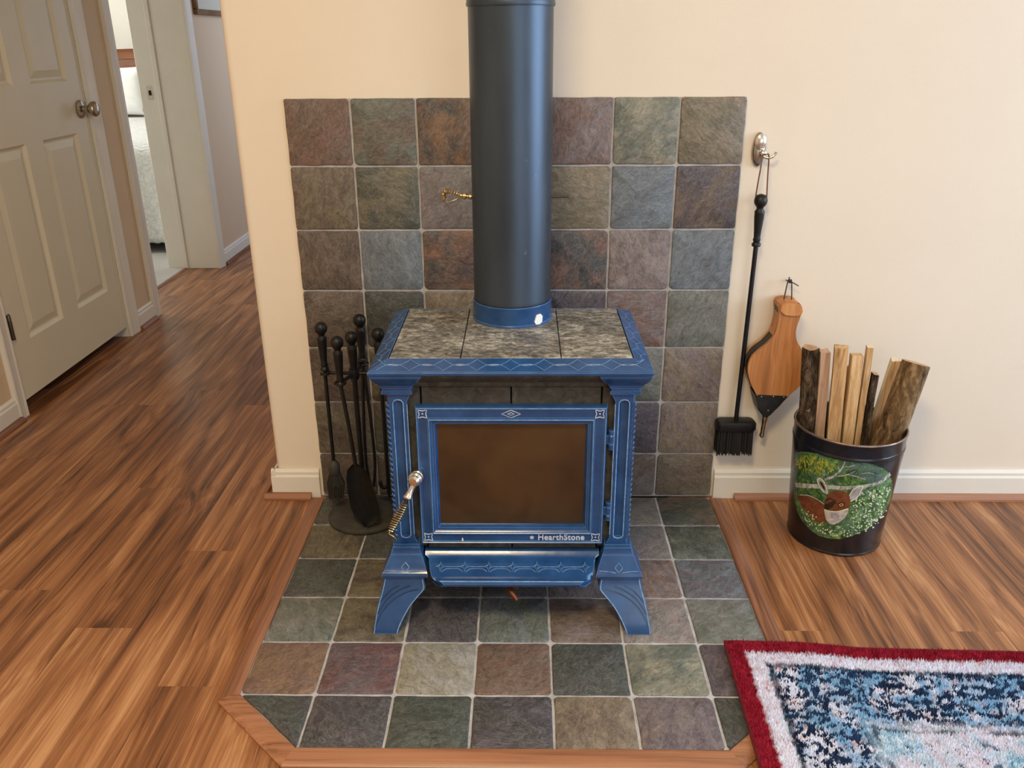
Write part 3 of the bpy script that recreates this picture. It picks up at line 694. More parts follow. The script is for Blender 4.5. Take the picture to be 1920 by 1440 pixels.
# corner columns with capitals, bases and cabriole legs (front pair and rear pair)
YM = -.365
def mir(p, sx, rear):
    x, y, z = p
    return (SX+sx*x, (2*YM-.0-y) if rear else y, z)
def corner(sx, rear):
    def L(rings, name, sm=25, mat='enamel', parent=st):
        return obj(name, loft(B(), [[mir(p, sx, rear) for p in r_] for r_ in rings]), mat, parent, sm)
    # capital: stepped mouldings growing towards the rim
    cap = [(.532, .200, .2560, -.5260), (.534, .1975, .2590, -.5290), (.540, .1975, .2590, -.5290), (.542, .200, .2565, -.5265), (.546, .200, .2565, -.5265), (.5475, .1965, .260, -.530), (.552, .1965, .260, -.530), (.5530, .194, .2625, -.5325), (.559, .192, .2655, -.536), (.5605, .190, .2675, -.538), (.566, .183, .2695, -.545), (.5685, .182, .2705, -.547), (.5725, .180, .2725, -.551), (.5775, .1765, .2745, -.5555), (.5835, .174, .2755, -.557)]
    L([[(a, f, z), (b_, f, z), (b_, -.470, z), (a, -.470, z)] for z, a, b_, f in cap], 'capital')
    # column: fluted on the front
    x0, x1, yf = .2095, .2495, -.5225
    def sect(z, gx=0):
        m = (x0+x1)/2-.002
        xi = x0-gx
        return [(xi, yf, z), (m-.0105, yf, z), (m-.008, yf+.003, z), (m-.004, yf+.0058, z), (m, yf+.0066, z), (m+.004, yf+.0058, z), (m+.008, yf+.003, z), (m+.0105, yf, z), (x1-.004, yf, z), (x1, yf+.004, z), (x1, -.475, z), (xi, -.475, z)]
    def flat(z, gx):
        m = (x0+x1)/2-.002; xi = x0-gx
        return [(xi, yf, z)]+[(m+d, yf, z) for d in (-.0105, -.008, -.004, 0, .004, .008, .0105)]+[(x1-.004, yf, z), (x1, yf+.004, z), (x1, -.475, z), (xi, -.475, z)]
    rings = [flat(.183, .0065), flat(.190, .004), flat(.1965, .001), sect(.199, .0005), sect(.205), sect(.510), sect(.517, .0005), flat(.5195, .002), flat(.526, .005), flat(.533, .0095)]
    col = L(rings, 'column', 30)
    # flute outline and twisted bead on the outer edge
    bm = B(); m = (x0+x1)/2-.002
    loop = [(m-.0105, .203), (m-.0105, .512), (m-.007, .518), (m, .520), (m+.007, .518), (m+.0105, .512), (m+.0105, .203), (m+.007, .198), (m, .196), (m-.007, .198)]
    tube(bm, [mir((x, yf-.0002, z), sx, rear) for x, z in loop], .0011, 5, True)
    tube(bm, [mir((x0, yf, z), sx, rear) for z in (.205, .35, .51)], .0010, 5)
    obj('flute_edge', bm, 'enamel_line', col, 60)
    bm = B()
    for k in range(26):
        z = .202+k*.0122
        c0 = mir((x1-.001, yf+.0015, z), sx, rear); ang = .6
        tube(bm, [(c0[0]-sx*.0028, c0[1], c0[2]-.0048), (c0[0], c0[1]-(-.0012 if rear else .0012), c0[2]), (c0[0]+sx*.0028, c0[1], c0[2]+.0048)], [.0014, .0036, .0014], 6)
    obj('twisted_bead', bm, 'enamel', col, 60)
    # base: fillets and a flared skirt with a rolled foot
    base = [(.184, .199, .2555, -.5285), (.1815, .199, .2555, -.5285), (.1800, .2005, .2545, -.5270), (.1765, .2005, .2545, -.5270), (.1750, .1975, .2575, -.5300), (.1725, .1975, .2575, -.5300), (.170, .198, .2575, -.5300), (.162, .1955, .2600, -.5330), (.1605, .1940, .2615, -.5350), (.1585, .1935, .262, -.5350), (.150, .190, .266, -.541), (.140, .1855, .271, -.549), (.133, .183, .2745, -.554), (.129, .181, .278, -.5585), (.124, .180, .2795, -.5605), (.119, .1815, .2785, -.5595), (.1165, .185, .275, -.555)]
    bs_ = L([[(a, f, z), (b_, f, z), (b_, -.470, z), (a, -.470, z)] for z, a, b_, f in base], 'column_base', 22)
    bm = B(); yy = -.5565
    tube(bm, smooth_curve([mir(p, sx, rear) for p in ((.187, -.5545, .134), (.205, -.556, .1335), (.214, -.556, .132), (.2205, -.556, .1305), (.229, -.556, .128), (.2375, -.556, .1305), (.244, -.556, .132), (.255, -.556, .1335), (.271, -.5555, .134))], 3), .0013, 6)
    for a_, b_ in (((.229, .1475), (.2375, .139)), ((.2375, .139), (.229, .1305)), ((.229, .1305), (.2205, .139)), ((.2205, .139), (.229, .1475))):
        tube(bm, [mir((p[0], -.5435-(.1475-p[1])*.72, p[1]), sx, rear) for p in (a_, b_)], .0012, 5)
    obj('base_ornament', bm, 'enamel_relief', bs_, 60)
    # leg
    leg = [(.1168, .190, .2745, -.5535, -.470), (.108, .1895, .2765, -.556, -.472), (.098, .1870, .2790, -.5600, -.473), (.092, .1870, .2800, -.5630, -.474), (.085, .1930, .2820, -.5660, -.481), (.074, .2055, .2860, -.5730, -.493), (.060, .2180, .2890, -.5810, -.507), (.045, .2280, .2920, -.5890, -.520), (.030, .2365, .2945, -.5965, -.531), (.017, .2425, .2962, -.6020, -.539), (ZT+.0002, .2450, .2975, -.6050, -.541)]
    lg = L([rrect(a, b_, f, k, z, .0022, 1) for z, a, b_, f, k in leg], 'leg', 28)
    def on(u, z):
        for q0, q1 in zip(leg, leg[1:]):
            if q1[0] <= z <= q0[0]:
                t_ = (q0[0]-z)/(q0[0]-q1[0]); a = q0[1]+(q1[1]-q0[1])*t_; b_ = q0[2]+(q1[2]-q0[2])*t_; f = q0[3]+(q1[3]-q0[3])*t_
                return mir((a+(b_-a)*u, f-.0002, z), sx, rear)
        return mir((leg[-1][1], leg[-1][3], ZT), sx, rear)
    bm = B()
    for cv in ([(.16, .092), (.40, .086), (.62, .072), (.82, .050), (.95, .022)], [(.36, .099), (.58, .091), (.78, .074), (.95, .047)], [(.60, .100), (.80, .089), (.95, .069)]):
        tube(bm, smooth_curve([on(u, z) for u, z in cv], 4), .0014, 5)
    obj('leg_rib', bm, 'enamel_dark', lg, 60)
    bm = B()
    tube(bm, smooth_curve([on(.04, z) for z in (.112, .098, .090, .08, .065, .05, .035, .02, .0080)], 3), .0012, 5)
    tube(bm, smooth_curve([on(.97, z) for z in (.112, .09, .06, .03, .0080)], 3), .0010, 5)
    obj('leg_edge', bm, 'enamel_line', lg, 60)
for sx in (-1, 1):
    for rear in (False, True): corner(sx, rear)

# door
dx0, dx1, dz0, dz1 = SX-.1945, SX+.1945, .184, .505
def dr(o_, y): return [(dx0+o_, y, dz0+o_), (dx1-o_, y, dz0+o_), (dx1-o_, y, dz1-o_), (dx0+o_, y, dz1-o_)]
dor = obj('door', loft(B(), [dr(.002, -.506), dr(0, -.508), dr(0, -.523), dr(.002, -.5265), dr(.005, -.5265), dr(.0065, -.5245), dr(.0245, -.5245), dr(.0262, -.5285), dr(.0285, -.5290), dr(.0305, -.5275), dr(.033, -.524), dr(.038, -.5235), dr(.0405, -.519), dr(.0425, -.512), dr(.0425, -.506)], False, False), 'enamel', st, 20)
for off in (.0032, .0275):
    y = -.5268 if off < .01 else -.5292
    obj('door_bead', tube(B(), dr(off, y), .0011, 5, True), 'enamel_line', dor, 60)
obj('door_glass', box(B(), dx0+.038, dx1-.038, -.5125, -.5085, dz0+.038, dz1-.038), 'glass', dor)
obj('firebox_opening', box(B(), dx0+.038, dx1-.038, -.5062, -.5055, dz0+.038, dz1-.038), 'firebox', dor)
def star(cx, cz, s, y, bm):
    # square with pinched sides and a dot
    pts = []
    for i in range(4):
        a = PI/4+i*PI/2; pts.append((cx+s*math.cos(a), y, cz+s*math.sin(a))); a2 = a+PI/4; pts.append((cx+s*.52*math.cos(a2), y, cz+s*.52*math.sin(a2)))
    tube(bm, smooth_curve(pts, 2, True), .0010, 5, True); ball(bm, (cx, y+.0005, cz), .0018, n=8, m=5)
for cx, cz in ((dx0+.0155, dz0+.0155), (dx1-.0155, dz0+.0155), (dx0+.0155, dz1-.0155), (dx1-.0155, dz1-.0155)):
    bm = B(); star(cx, cz, .0125, -.5250, bm); obj('corner_ornament', bm, 'letter', dor, 60)
bm = B(); cz = dz1-.0155
tube(bm, [(SX-.019, -.525, cz), (SX, -.525, cz+.0085), (SX+.019, -.525, cz), (SX, -.525, cz-.0085)], .0010, 5, True)
tube(bm, [(SX-.007, -.525, cz), (SX, -.525, cz+.003), (SX+.007, -.525, cz), (SX, -.525, cz-.003)], .0008, 5, True)
obj('diamond_ornament', bm, 'letter', dor, 60)
# lettering and leaf mark on the lower rail
fc = bpy.data.curves.new('lettering', 'FONT'); fc.body = 'HearthStone'; fc.size = .0195; fc.extrude = .0009; fc.space_character = 1.06; fc.offset = .0004; fc.align_x = 'RIGHT'
fo = bpy.data.objects.new('lettering_tmp', fc); C.objects.link(fo); bpy.context.view_layer.update()
me = bpy.data.meshes.new_from_object(fo.evaluated_get(bpy.context.evaluated_depsgraph_get())); bpy.data.objects.remove(fo)
xs = [v.co.x for v in me.vertices]; sc_x = .099/(max(xs)-min(xs))
for v in me.vertices: v.co = Vector((SX+.1555-.0+(v.co.x-max(xs))*sc_x, -.5250-v.co.z, dz0+.0095+v.co.y))
me.materials.clear(); obj('lettering', me, 'letter', dor)
bm = B()
lx, lz = SX+.043, dz0+.0155
for a, ln in ((PI/2, .0062), (PI*.82, .0058), (PI*.18, .0058), (PI*1.25, .005), (PI*1.75, .005)):
    d = Vector((math.cos(a), 0, math.sin(a))); n_ = Vector((-d.z, 0, d.x)); c0 = Vector((lx, -.5250, lz-.001))
    ngon_prism(bm, [c0, c0+d*ln*.5+n_*.0017, c0+d*ln, c0+d*ln*.5-n_*.0017], (0, -.0008, 0))
obj('leaf_mark', bm, 'letter', dor)
obj('enamel_chip', ngon_prism(B(), [(SX-.108, -.5256, dz0+.004), (SX-.104, -.5256, dz0+.003), (SX-.1045, -.5256, dz0+.012), (SX-.107, -.5256, dz0+.014)], (0, .001, 0)), 'white_chip', dor)  # chipped enamel spot on the lower door rail
# hinges
for z in (.407, .239):
    hg = obj('hinge', lathe(B(), [(.004, 0), (.0072, .001), (.0072, .012), (.0062, .013), (.0062, .015), (.0075, .016), (.0075, .031), (.006, .033), (.0072, .034), (.0072, .043), (.004, .045)], (SX+.2055, -.517, z), n=14), 'enamel', dor, 35)
    obj('hinge_lug', box(B(), SX+.190, SX+.2055, -.520, -.508, z+.012, z+.032, .001), 'enamel', hg)
# door handle: nickel boss, arm and coiled spring grip
hb = Vector((SX-.1955, -.538, .352))
hd = obj('handle', lathe(B(), [(.004, -.012), (.0125, -.012), (.0135, -.002), (.0115, 0), (.0115, .004), (.0145, .006), (.0150, .011), (.0115, .015), (.0115, .018), (.0125, .021), (.0085, .026), (.001, .027)], hb, (-.18, -1, .05), 20), 'nickel', st, 40)
p0 = hb+Vector((-.003, -.018, -.004)); p1 = Vector((SX-.2135, -.570, .318)); p2 = Vector((SX-.246, -.600, .262))
dv = (p1-p0)
obj('handle_arm', tube(B(), [p0+dv*s for s in (0, .25, .55, .78, .86, .93, 1.0)], [.0078, .0060, .0066, .0082, .0096, .0096, .0070], 12), 'nickel', hd, 50)
dv = p2-p1; L_ = dv.length; dn = dv.normalized(); u_ = dn.orthogonal().normalized(); w_ = dn.cross(u_)
obj('handle_core', tube(B(), [p1+dv*s for s in (0, .5, 1)], .0042, 8), 'iron', hd, 50)
hel = []
TURN = 13
for i in range(TURN*10+1):
    s = i/(TURN*10); a = 2*PI*TURN*s; rr = .0060+.0032*math.sin(PI*min(1, s*1.05+.02))
    hel.append(p1+dv*(.1+.9*s)+(u_*math.cos(a)+w_*math.sin(a))*rr)
obj('handle_spring', tube(B(), hel, .0014, 5), 'brass', hd, 60)
obj('handle_tip', tube(B(), smooth_curve([p2, p2+dn*.006, p2+dn*.009+Vector((.008, 0, -.003)), p2+dn*.010+Vector((.014, .004, -.010)), p2+dn*.008+Vector((.014, .006, -.020))], 4), .0015, 6), 'brass', hd, 60)
# ash lip: dished tray with stars
prof = [(-.498, .160), (-.512, .162), (-.520, .161), (-.526, .155), (-.532, .151), (-.545, .148), (-.560, .144), (-.575, .137), (-.585, .134), (-.592, .1345), (-.597, .1380), (-.601, .1375), (-.603, .133), (-.601, .127), (-.595, .1245), (-.58, .124)]
def half(y):
    t_ = max(0, (-.530-y)/.0735); w0 = .180-.012*min(1, t_)
    if t_ > .45: w0 -= .034*(1-math.sqrt(max(0, 1-((t_-.45)/.56)**2)))
    return max(w0, .12) if y < -.53 else .188
bm = B(); n = 24
loft(bm, [[(SX+half(y)*(2*i/n-1), y, z) for y, z in prof] + [(SX+half(y)*(2*i/n-1)*.98, y, z-.0065 if y > -.58 else z-.001) for y, z in ((-.58, .1225), (-.55, .136), (-.50, .152))] for i in range(n+1)])
al = obj('ash_lip', bm, 'enamel', st, 30)
def lip_z(y):
    for (y0, z0), (y1, z1) in zip(prof, prof[1:]):
        if y1 <= y <= y0: return z0+(z1-z0)*(y0-y)/(y0-y1)
    return .13
bm = B(); yc = -.556
for k in range(7):
    cx = SX+(k-3)*.0515+.002
    pts = []
    for i in range(8):
        a = i*PI/4; rr = .0135 if i % 2 == 0 else .0042
        x = cx+rr*math.cos(a)*.72; y = yc+rr*math.sin(a); pts.append((x, y, lip_z(y)+.0007))
    tube(bm, pts, .0012, 5, True)
    if k < 6:
        tube(bm, [(cx+.0098, yc, lip_z(yc)+.0005), (cx+.0515-.0098, yc, lip_z(yc)+.0005)], .0011, 5)
        tube(bm, smooth_curve([(cx+.003, yc-.012, lip_z(yc-.012)), (cx+.012, yc-.006, lip_z(yc-.006)+.0005), (cx+.026, yc-.005, lip_z(yc-.005)+.0005), (cx+.040, yc-.006, lip_z(yc-.006)+.0005), (cx+.0485, yc-.012, lip_z(yc-.012))], 3), .0009, 5)
obj('lip_ornament', bm, 'enamel_relief', al, 60)
obj('lip_edge', tube(B(), [(SX+(half(-.598))*s*.985, -.5985, .1382) for s in (-1, -.5, 0, .5, 1)], .0012, 5), 'enamel_line', al, 60)
# air lever below the lip
lv = obj('air_lever', box(B(), SX-.014, SX+.014, -.575, -.50, .100, .108, .002), 'bronze', st)
obj('lever_tab', tube(B(), [(SX-.006, -.572, .104), (SX+.002, -.590, .100), (SX+.012, -.600, .092)], [.007, .006, .004], 8), 'bronze', lv, 50)
obj('air_duct', box(B(), SX-.09, SX+.09, -.50, -.30, .085, .121, .004), 'iron_dull', st)

# ------------------------------------------------------------------ stove pipe
sp0 = thing('stove_pipe', (SX, -.25, .645), 'dark grey stove pipe rising from the stove to the ceiling', 'stove pipe')
pc = (SX, -.25, 0)
obj('pipe_section', lathe(B(), [(.080, .6525), (.0855, .6525), (.0860, .656), (.0852, .660), (.0852, 1.262), (.080, 1.262)], pc, n=64), 'pipe', sp0, 35)
obj('pipe_section', lathe(B(), [(.083, 1.248), (.0878, 1.248), (.0888, 1.252), (.0878, 1.256), (.0872, 1.275), (.0885, 1.279), (.0872, 1.283), (.0872, CZ-.002), (.083, CZ-.002)], pc, n=64), 'pipe', sp0, 35)
for a in (.55, 2.4, -.9):
    d = Vector((math.sin(a), -math.cos(a), 0)); obj('pipe_screw', lathe(B(), [(.001, .0045), (.0035, .004), (.0045, .001), (.0045, -.002)][::-1], Vector(pc)+d*.0872+Vector((0, 0, 1.266)), d, 10), 'pipe', sp0, 40)
zd = .8755
obj('damper_rod', tube(B(), [(SX+.0846, -.25, zd-.001), (SX+.122, -.25, zd)], .0022, 8), 'iron_dull', sp0, 50)
dh = obj('damper_shaft', lathe(B(), [(.0035, 0), (.0058, .002), (.0058, .007), (.0040, .009), (.0040, .012), (.0068, .014), (.0068, .020), (.0045, .022), (.0045, .026), (.003, .027)], (SX-.0846, -.25, zd), (-1, 0, .12), 14), 'brass', sp0, 40)
# spring-wound loop handle
ctr = Vector((SX-.113, -.255, zd+.003)); path = smooth_curve([ctr+Vector(p) for p in ((0, 0, .003), (-.010, -.002, .0065), (-.022, -.004, .011), (-.031, -.005, .009), (-.034, -.005, .001), (-.031, -.004, -.007))], 16)
hel = []
for i, p in enumerate(path):
    tg = (path[min(i+1, len(path)-1)]-path[max(i-1, 0)]).normalized(); u_ = tg.cross(Vector((0, 1, 0))).normalized(); w_ = tg.cross(u_); a = 2*PI*i/len(path)*11
    hel.append((p, u_, w_))
hp_ = []
for i in range(len(hel)*3):
    p, u_, w_ = hel[i//3]; a = 2*PI*12*i/(len(hel)*3); s = .0030+.0022*min(1, i/(len(hel)*1.6)); hp_.append(p+(u_*math.cos(a)+w_*math.sin(a))*s)
obj('damper_spring', tube(B(), hp_, .0013, 5), 'brass', dh, 60)
obj('damper_wire', tube(B(), smooth_curve([ctr+Vector(p) for p in ((-.033, -.004, -.006), (-.030, -.003, -.012), (-.024, -.002, -.0135), (-.012, -.001, -.0095), (.002, 0, -.004))], 5), .0017, 6), 'nickel', dh, 60)

# ------------------------------------------------------------------ fire tools beside the stove
TX, TY = -.402, -.122
ts = thing('fire_tool_stand', (TX, TY, ZT), 'black iron fire tool stand with round base left of the stove', 'tool stand')
obj('base', lathe(B(), [(.004, 0), (.092, 0), (.0985, .003), (.098, .009), (.090, .013), (.05, .017), (.02, .022), (.012, .030), (.008, .034)], (TX, TY, ZT+.0006), n=40), 'iron_dull', ts, 35)
obj('pole', tube(B(), [(TX, TY, .035), (TX, TY, .43)], .0065, 10), 'iron', ts, 50)
def handle_prof(z): return [(.0045, z-.112), (.0105, z-.110), (.0112, z-.104), (.0075, z-.100), (.0095, z-.094), (.0080, z-.089), (.0088, z-.075), (.0118, z-.040), (.0118, z-.030), (.0125, z-.026), (.0085, z-.020), (.0080, z-.017), (.0100, z-.0135), (.0145, z-.008), (.0162, z), (.0145, z+.008), (.0100, z+.0135), (.002, z+.0165)]
obj('pole_handle', lathe(B(), handle_prof(.512), (TX, TY, 0), n=18), 'iron', ts, 50)
HK = [(-.476, -.118), (-.4235, -.186), (-.336, -.120), (-.392, -.055)]
for hx, hy in HK:
    d = Vector((hx-TX, hy-TY, 0)); n_ = d.normalized(); e = Vector((TX, TY, .418))+n_*(d.length-.012); w_ = Vector((-n_.y, n_.x, 0))
    ar = obj('arm', tube(B(), [(TX, TY, .418), e-n_*.004], .0045, 8), 'iron', ts, 50)
    obj('fork', tube(B(), smooth_curve([e+n_*.020+w_*.010, e+n_*.008+w_*.011, e, e+n_*.008-w_*.011, e+n_*.020-w_*.010], 4), .0040, 7), 'iron', ar, 50)
obj('hub', lathe(B(), [(.004, .404), (.012, .406), (.014, .418), (.012, .430), (.004, .432)], (TX, TY, 0), n=16), 'iron', ts, 40)
# brush (left)
(hx, hy), zt = HK[0], .535
t_ = thing('fire_brush', (hx, hy, .07), 'small black hearth brush hanging at the left of the tool stand', 'brush', 'tools hanging on the fire tool stand')
obj('handle', lathe(B(), handle_prof(zt), (hx, hy, 0), n=18), 'iron', t_, 50)
obj('shaft', tube(B(), [(hx, hy, .43), (hx, hy, .16)], .0050, 8), 'iron', t_, 50)
obj('ferrule', lathe(B(), [(.005, .172), (.012, .166), (.0155, .158), (.0155, .136), (.014, .133)], (hx, hy, 0), n=16), 'iron_dull', t_, 40)
bm = B(); rnd = random.Random(5)
for i in range(150):
    a = rnd.uniform(0, 2*PI); q = rnd.random()**.5; ll = rnd.uniform(.062, .078)
    tube(bm, [(hx+.012*q*math.cos(a), hy+.012*q*math.sin(a), .137), (hx+.024*q*math.cos(a), hy+.020*q*math.sin(a), .137-ll*.5), (hx+(.020*q*math.cos(a))-.003, hy+.018*q*math.sin(a), .137-ll)], .0016, 3)
obj('bristles', bm, 'bristle_brown', t_)['kind'] = 'stuff'
# shovel (front)
(hx, hy), zt = HK[1], .522
t_ = thing('fire_shovel', (hx, hy, .03), 'black fire shovel with its blade hanging at the front of the tool stand', 'shovel', 'tools hanging on the fire tool stand')
obj('handle', lathe(B(), handle_prof(zt), (hx, hy, 0), n=18), 'iron', t_, 50)
bx_, bt = -.388, .205
obj('shaft', tube(B(), [(hx, hy, .415), (hx+.012, hy-.008, .32), (bx_-.012, hy-.014, bt-.01)], .0050, 8), 'iron', t_, 50)
bm = B(); sec = []
for z, w, dp, dx in ((bt, .008, .004, -.012), (bt-.012, .022, .008, -.010), (bt-.035, .030, .012, -.006), (bt-.075, .034, .012, -.001), (bt-.115, .036, .010, .004), (bt-.140, .034, .008, .008), (bt-.160, .024, .006, .010), (bt-.176, .008, .005, .006), (bt-.182, .003, .004, .002)):
    fr = []
    for i in range(9):
        u = i/4-1; fr.append((bx_+dx+w*u, hy-.016-dp*(u*u)+.0, z))
    bk = [(p[0], p[1]+.0025, p[2]) for p in fr[::-1]]
    sec.append(fr+bk)
obj('blade', loft(bm, sec), 'iron', t_, 50)
# poker (right, mostly hidden) and tongs (rear)
(hx, hy), zt = HK[2], .520
t_ = thing('fire_poker', (hx, hy, .05), 'black fire poker whose knob shows against the slate beside the stove top', 'poker', 'tools hanging on the fire tool stand')
obj('handle', lathe(B(), handle_prof(zt), (hx, hy, 0), n=18), 'iron', t_, 50)
obj('shaft', tube(B(), [(hx, hy, .415), (hx, hy, .08), (hx, hy, .055)], [.005, .005, .001], 8), 'iron', t_, 50)
obj('hook', tube(B(), smooth_curve([(hx, hy, .10), (hx-.012, hy, .092), (hx-.02, hy, .10), (hx-.022, hy, .115)], 4), [.005]*12+[.002], 8), 'iron', t_, 50)
(hx, hy), zt = HK[3], .535
t_ = thing('fire_tongs', (hx, hy, .05), 'black fire tongs, the tallest handle at the back of the tool stand', 'tongs', 'tools hanging on the fire tool stand')
obj('handle', lathe(B(), handle_prof(zt), (hx, hy, 0), n=18), 'iron', t_, 50)
for s in (-1, 1): obj('tong_leg', tube(B(), smooth_curve([(hx, hy, .42), (hx+s*.004, hy, .36), (hx+s*.010, hy, .24), (hx+s*.012, hy, .13), (hx+s*.004, hy, .06)], 4), .0042, 8), 'iron', t_, 50)

# ------------------------------------------------------------------ hearth broom on its wall hook
hk = thing('wall_hook', (.578, -.001, .94), 'oval satin metal wall hook holding the hearth broom', 'hook')
bm = B()
loft(bm, [[(.5785+.0155*s*math.cos(a)*(1-.10*math.sin(a)), y, .942+.040*s*math.sin(a)) for a in [2*PI*i/28 for i in range(28)]] for s, y in ((1, -.001), (1, -.006), (.93, -.0095), (.7, -.0125), (.3, -.014))])
obj('plate', bm, 'chrome_dark', hk, 40)
obj('upper_cap', loft(B(), [[(.5795+.0125*s*math.cos(a), y, .960+.019*s*math.sin(a)) for a in [2*PI*i/24 for i in range(24)]] for s, y in ((1, -.012), (.95, -.0165), (.6, -.020), (.15, -.021))]), 'nickel', hk, 40)
obj('prong', tube(B(), smooth_curve([(.586, -.012, .935), (.586, -.022, .930), (.594, -.028, .926), (.604, -.030, .928), (.611, -.031, .934), (.6135, -.031, .939)], 5), [.0042]*8+[.0036]*10+[.0030]*7+[.0034], 8), 'nickel', hk, 50)
obj('prong_root', lathe(B(), [(.007, 0), (.008, .004), (.0065, .012), (.004, .014)], (.5865, -.012, .9345), (0, -1, 0), 16), 'nickel', hk, 40)
br = thing('hearth_broom', (.586, -.028, .152), 'long black hearth broom hanging by a leather loop beside the slate panel', 'broom')
hx, hy, zt = .5895, -.030, .826
obj('handle', lathe(B(), handle_prof(zt), (hx, hy, 0), n=20), 'iron', br, 50)
obj('shaft', tube(B(), [(hx, hy, .725), (hx-.002, hy, .5), (.585, hy, .243)], .0058, 10), 'iron', br, 50)
obj('hanging_loop', tube(B(), smooth_curve([(hx-.0135, hy, zt+.002), (hx-.012, hy-.001, .86), (hx-.0085, hy, .90), (.5840, -.027, .930), (.5905, -.032, .9345), (.5970, -.031, .930), (hx+.0105, hy, .88), (hx+.0120, hy-.001, .85), (hx+.0135, hy, zt+.002)], 5), .0017, 6), 'leather_brown', br, 60)
hd_ = obj('brush_head', loft(B(), [rrect(.585-a, .585+a, hy-.021*b_, hy+.021*b_, z, .012, 4) for a, b_, z in ((.030, .6, .250), (.047, .95, .2475), (.0525, 1, .242), (.0525, 1, .226), (.0495, .95, .221))]), 'iron', br, 35)
bm = B(); rnd = random.Random(9)
for i in range(700):
    x = rnd.uniform(-.046, .046); y = rnd.uniform(-.017, .017); sp1 = 1.04; ll = rnd.uniform(.060, .074)
    tube(bm, [(.585+x, hy+y, .223), (.585+x*sp1, hy+y*1.1, .223-ll)], .0013, 3)
obj('bristles', bm, 'bristle', hd_)['kind'] = 'stuff'

# ------------------------------------------------------------------ bellows
nl = thing('nail', (.683, -.001, .622), 'small dark nail in the wall holding the bellows cord', 'nail')
obj('shank', tube(B(), [(.683, -.0006, .622), (.684, -.026, .625)], .0016, 8), 'iron', nl, 50)
obj('head', lathe(B(), [(.001, 0), (.004, 0), (.004, .002), (.001, .0022)], (.684, -.026, .625), (0, -1, .1), 10), 'iron', nl, 40)
be = thing('fireplace_bellows', (.665, -.03, .2), 'tan wooden fireplace bellows with black leather nose hanging on the wall', 'bellows')
YFt = -.062
def bpx(pts, Y): return [at_y(1380+x/4.5, 510+y/4.5, Y) for x, y in pts]
board = [(395, 250), (372, 268), (362, 300), (365, 350), (362, 400), (345, 480), (312, 552), (240, 625), (160, 685), (118, 745), (102, 810), (108, 880), (130, 950), (178, 1045), (240, 1150), (300, 1180), (440, 1048), (545, 960), (580, 900), (596, 830), (592, 755), (572, 680), (522, 600), (506, 540), (510, 480), (528, 420), (550, 360), (562, 315), (545, 272), (510, 250), (450, 245)]
fb = smooth_curve(bpx(board, YFt), 3, True)
obj('front_board', ngon_prism(B(), fb, (0, .009, 0), .002), 'bellows_wood', be, 40)
# leather sides: shrinks slightly between the boards, wedge toward the nose
def back(p, f): # back board follows the front outline
    return Vector((p.x, YFt+.009+(f*(.034)), p.z))
cen = sum(fb, Vector())/len(fb)
mid = [cen+(p-cen)*.985 for p in fb]
rings = []
for f, s in ((0, .985), (.25, .955), (.5, .985), (.75, .955), (1, .985)):
    rings.append([Vector(((cen+(p-cen)*s).x, YFt+.0092+f*.0336, (cen+(p-cen)*s).z)) for p in fb])
obj('leather_side', loft(B(), rings), 'leather_black', be, 60)
obj('handle_block', ngon_prism(B(), [Vector((p.x, YFt+.0092, p.z)) for p in bpx([(394, 252), (372, 268), (363, 300), (366, 350), (363, 400), (346, 480), (318, 545), (516, 560), (507, 500), (528, 420), (549, 360), (561, 315), (544, 273), (509, 251)], YFt)], (0, .0336, 0), .001), 'bellows_wood', be, 40)
obj('back_board', ngon_prism(B(), [Vector((p.x, YFt+.043, p.z)) for p in fb], (0, .009, 0), .002), 'bellows_wood', be, 40)
# black leather nose
nose = bpx([(160, 1036), (240, 1040), (320, 1044), (400, 1046), (452, 1048), (360, 1140), (300, 1205), (262, 1235), (235, 1225), (190, 1170), (175, 1100)], YFt-.0022)
ns = obj('leather_nose', ngon_prism(B(), nose, (0, .058, 0), .003), 'leather_black', be, 40)
for x, y in ((215, 1052), (315, 1052), (402, 1056), (270, 1168)):
    p = bpx([(x, y)], YFt-.003)[0]; obj('tack', lathe(B(), [(.0022, 0), (.0020, .001), (.0008, .0018)], p, (0, -1, 0), 10), 'brass', ns, 60)
q0 = bpx([(248, 1215)], -.038)[0]; q1 = bpx([(216, 1395)], -.034)[0]; dv = q1-q0
obj('nozzle', lathe(B(), [(.0085, 0), (.0080, dv.length*.2), (.0062, dv.length*.30), (.0060, dv.length*.8), (.0072, dv.length*.85), (.0072, dv.length*.92), (.0040, dv.length)], q0, dv, 14), 'brass', be, 40)
pad = smooth_curve(bpx([(400, 262), (375, 285), (370, 315), (382, 345), (410, 358), (480, 364), (540, 360), (556, 335), (556, 300), (535, 275), (480, 264)], YFt-.0005), 3, True)
obj('handle_pad', ngon_prism(B(), pad, (0, -.006, 0), .0022), 'bellows_wood', be, 40)
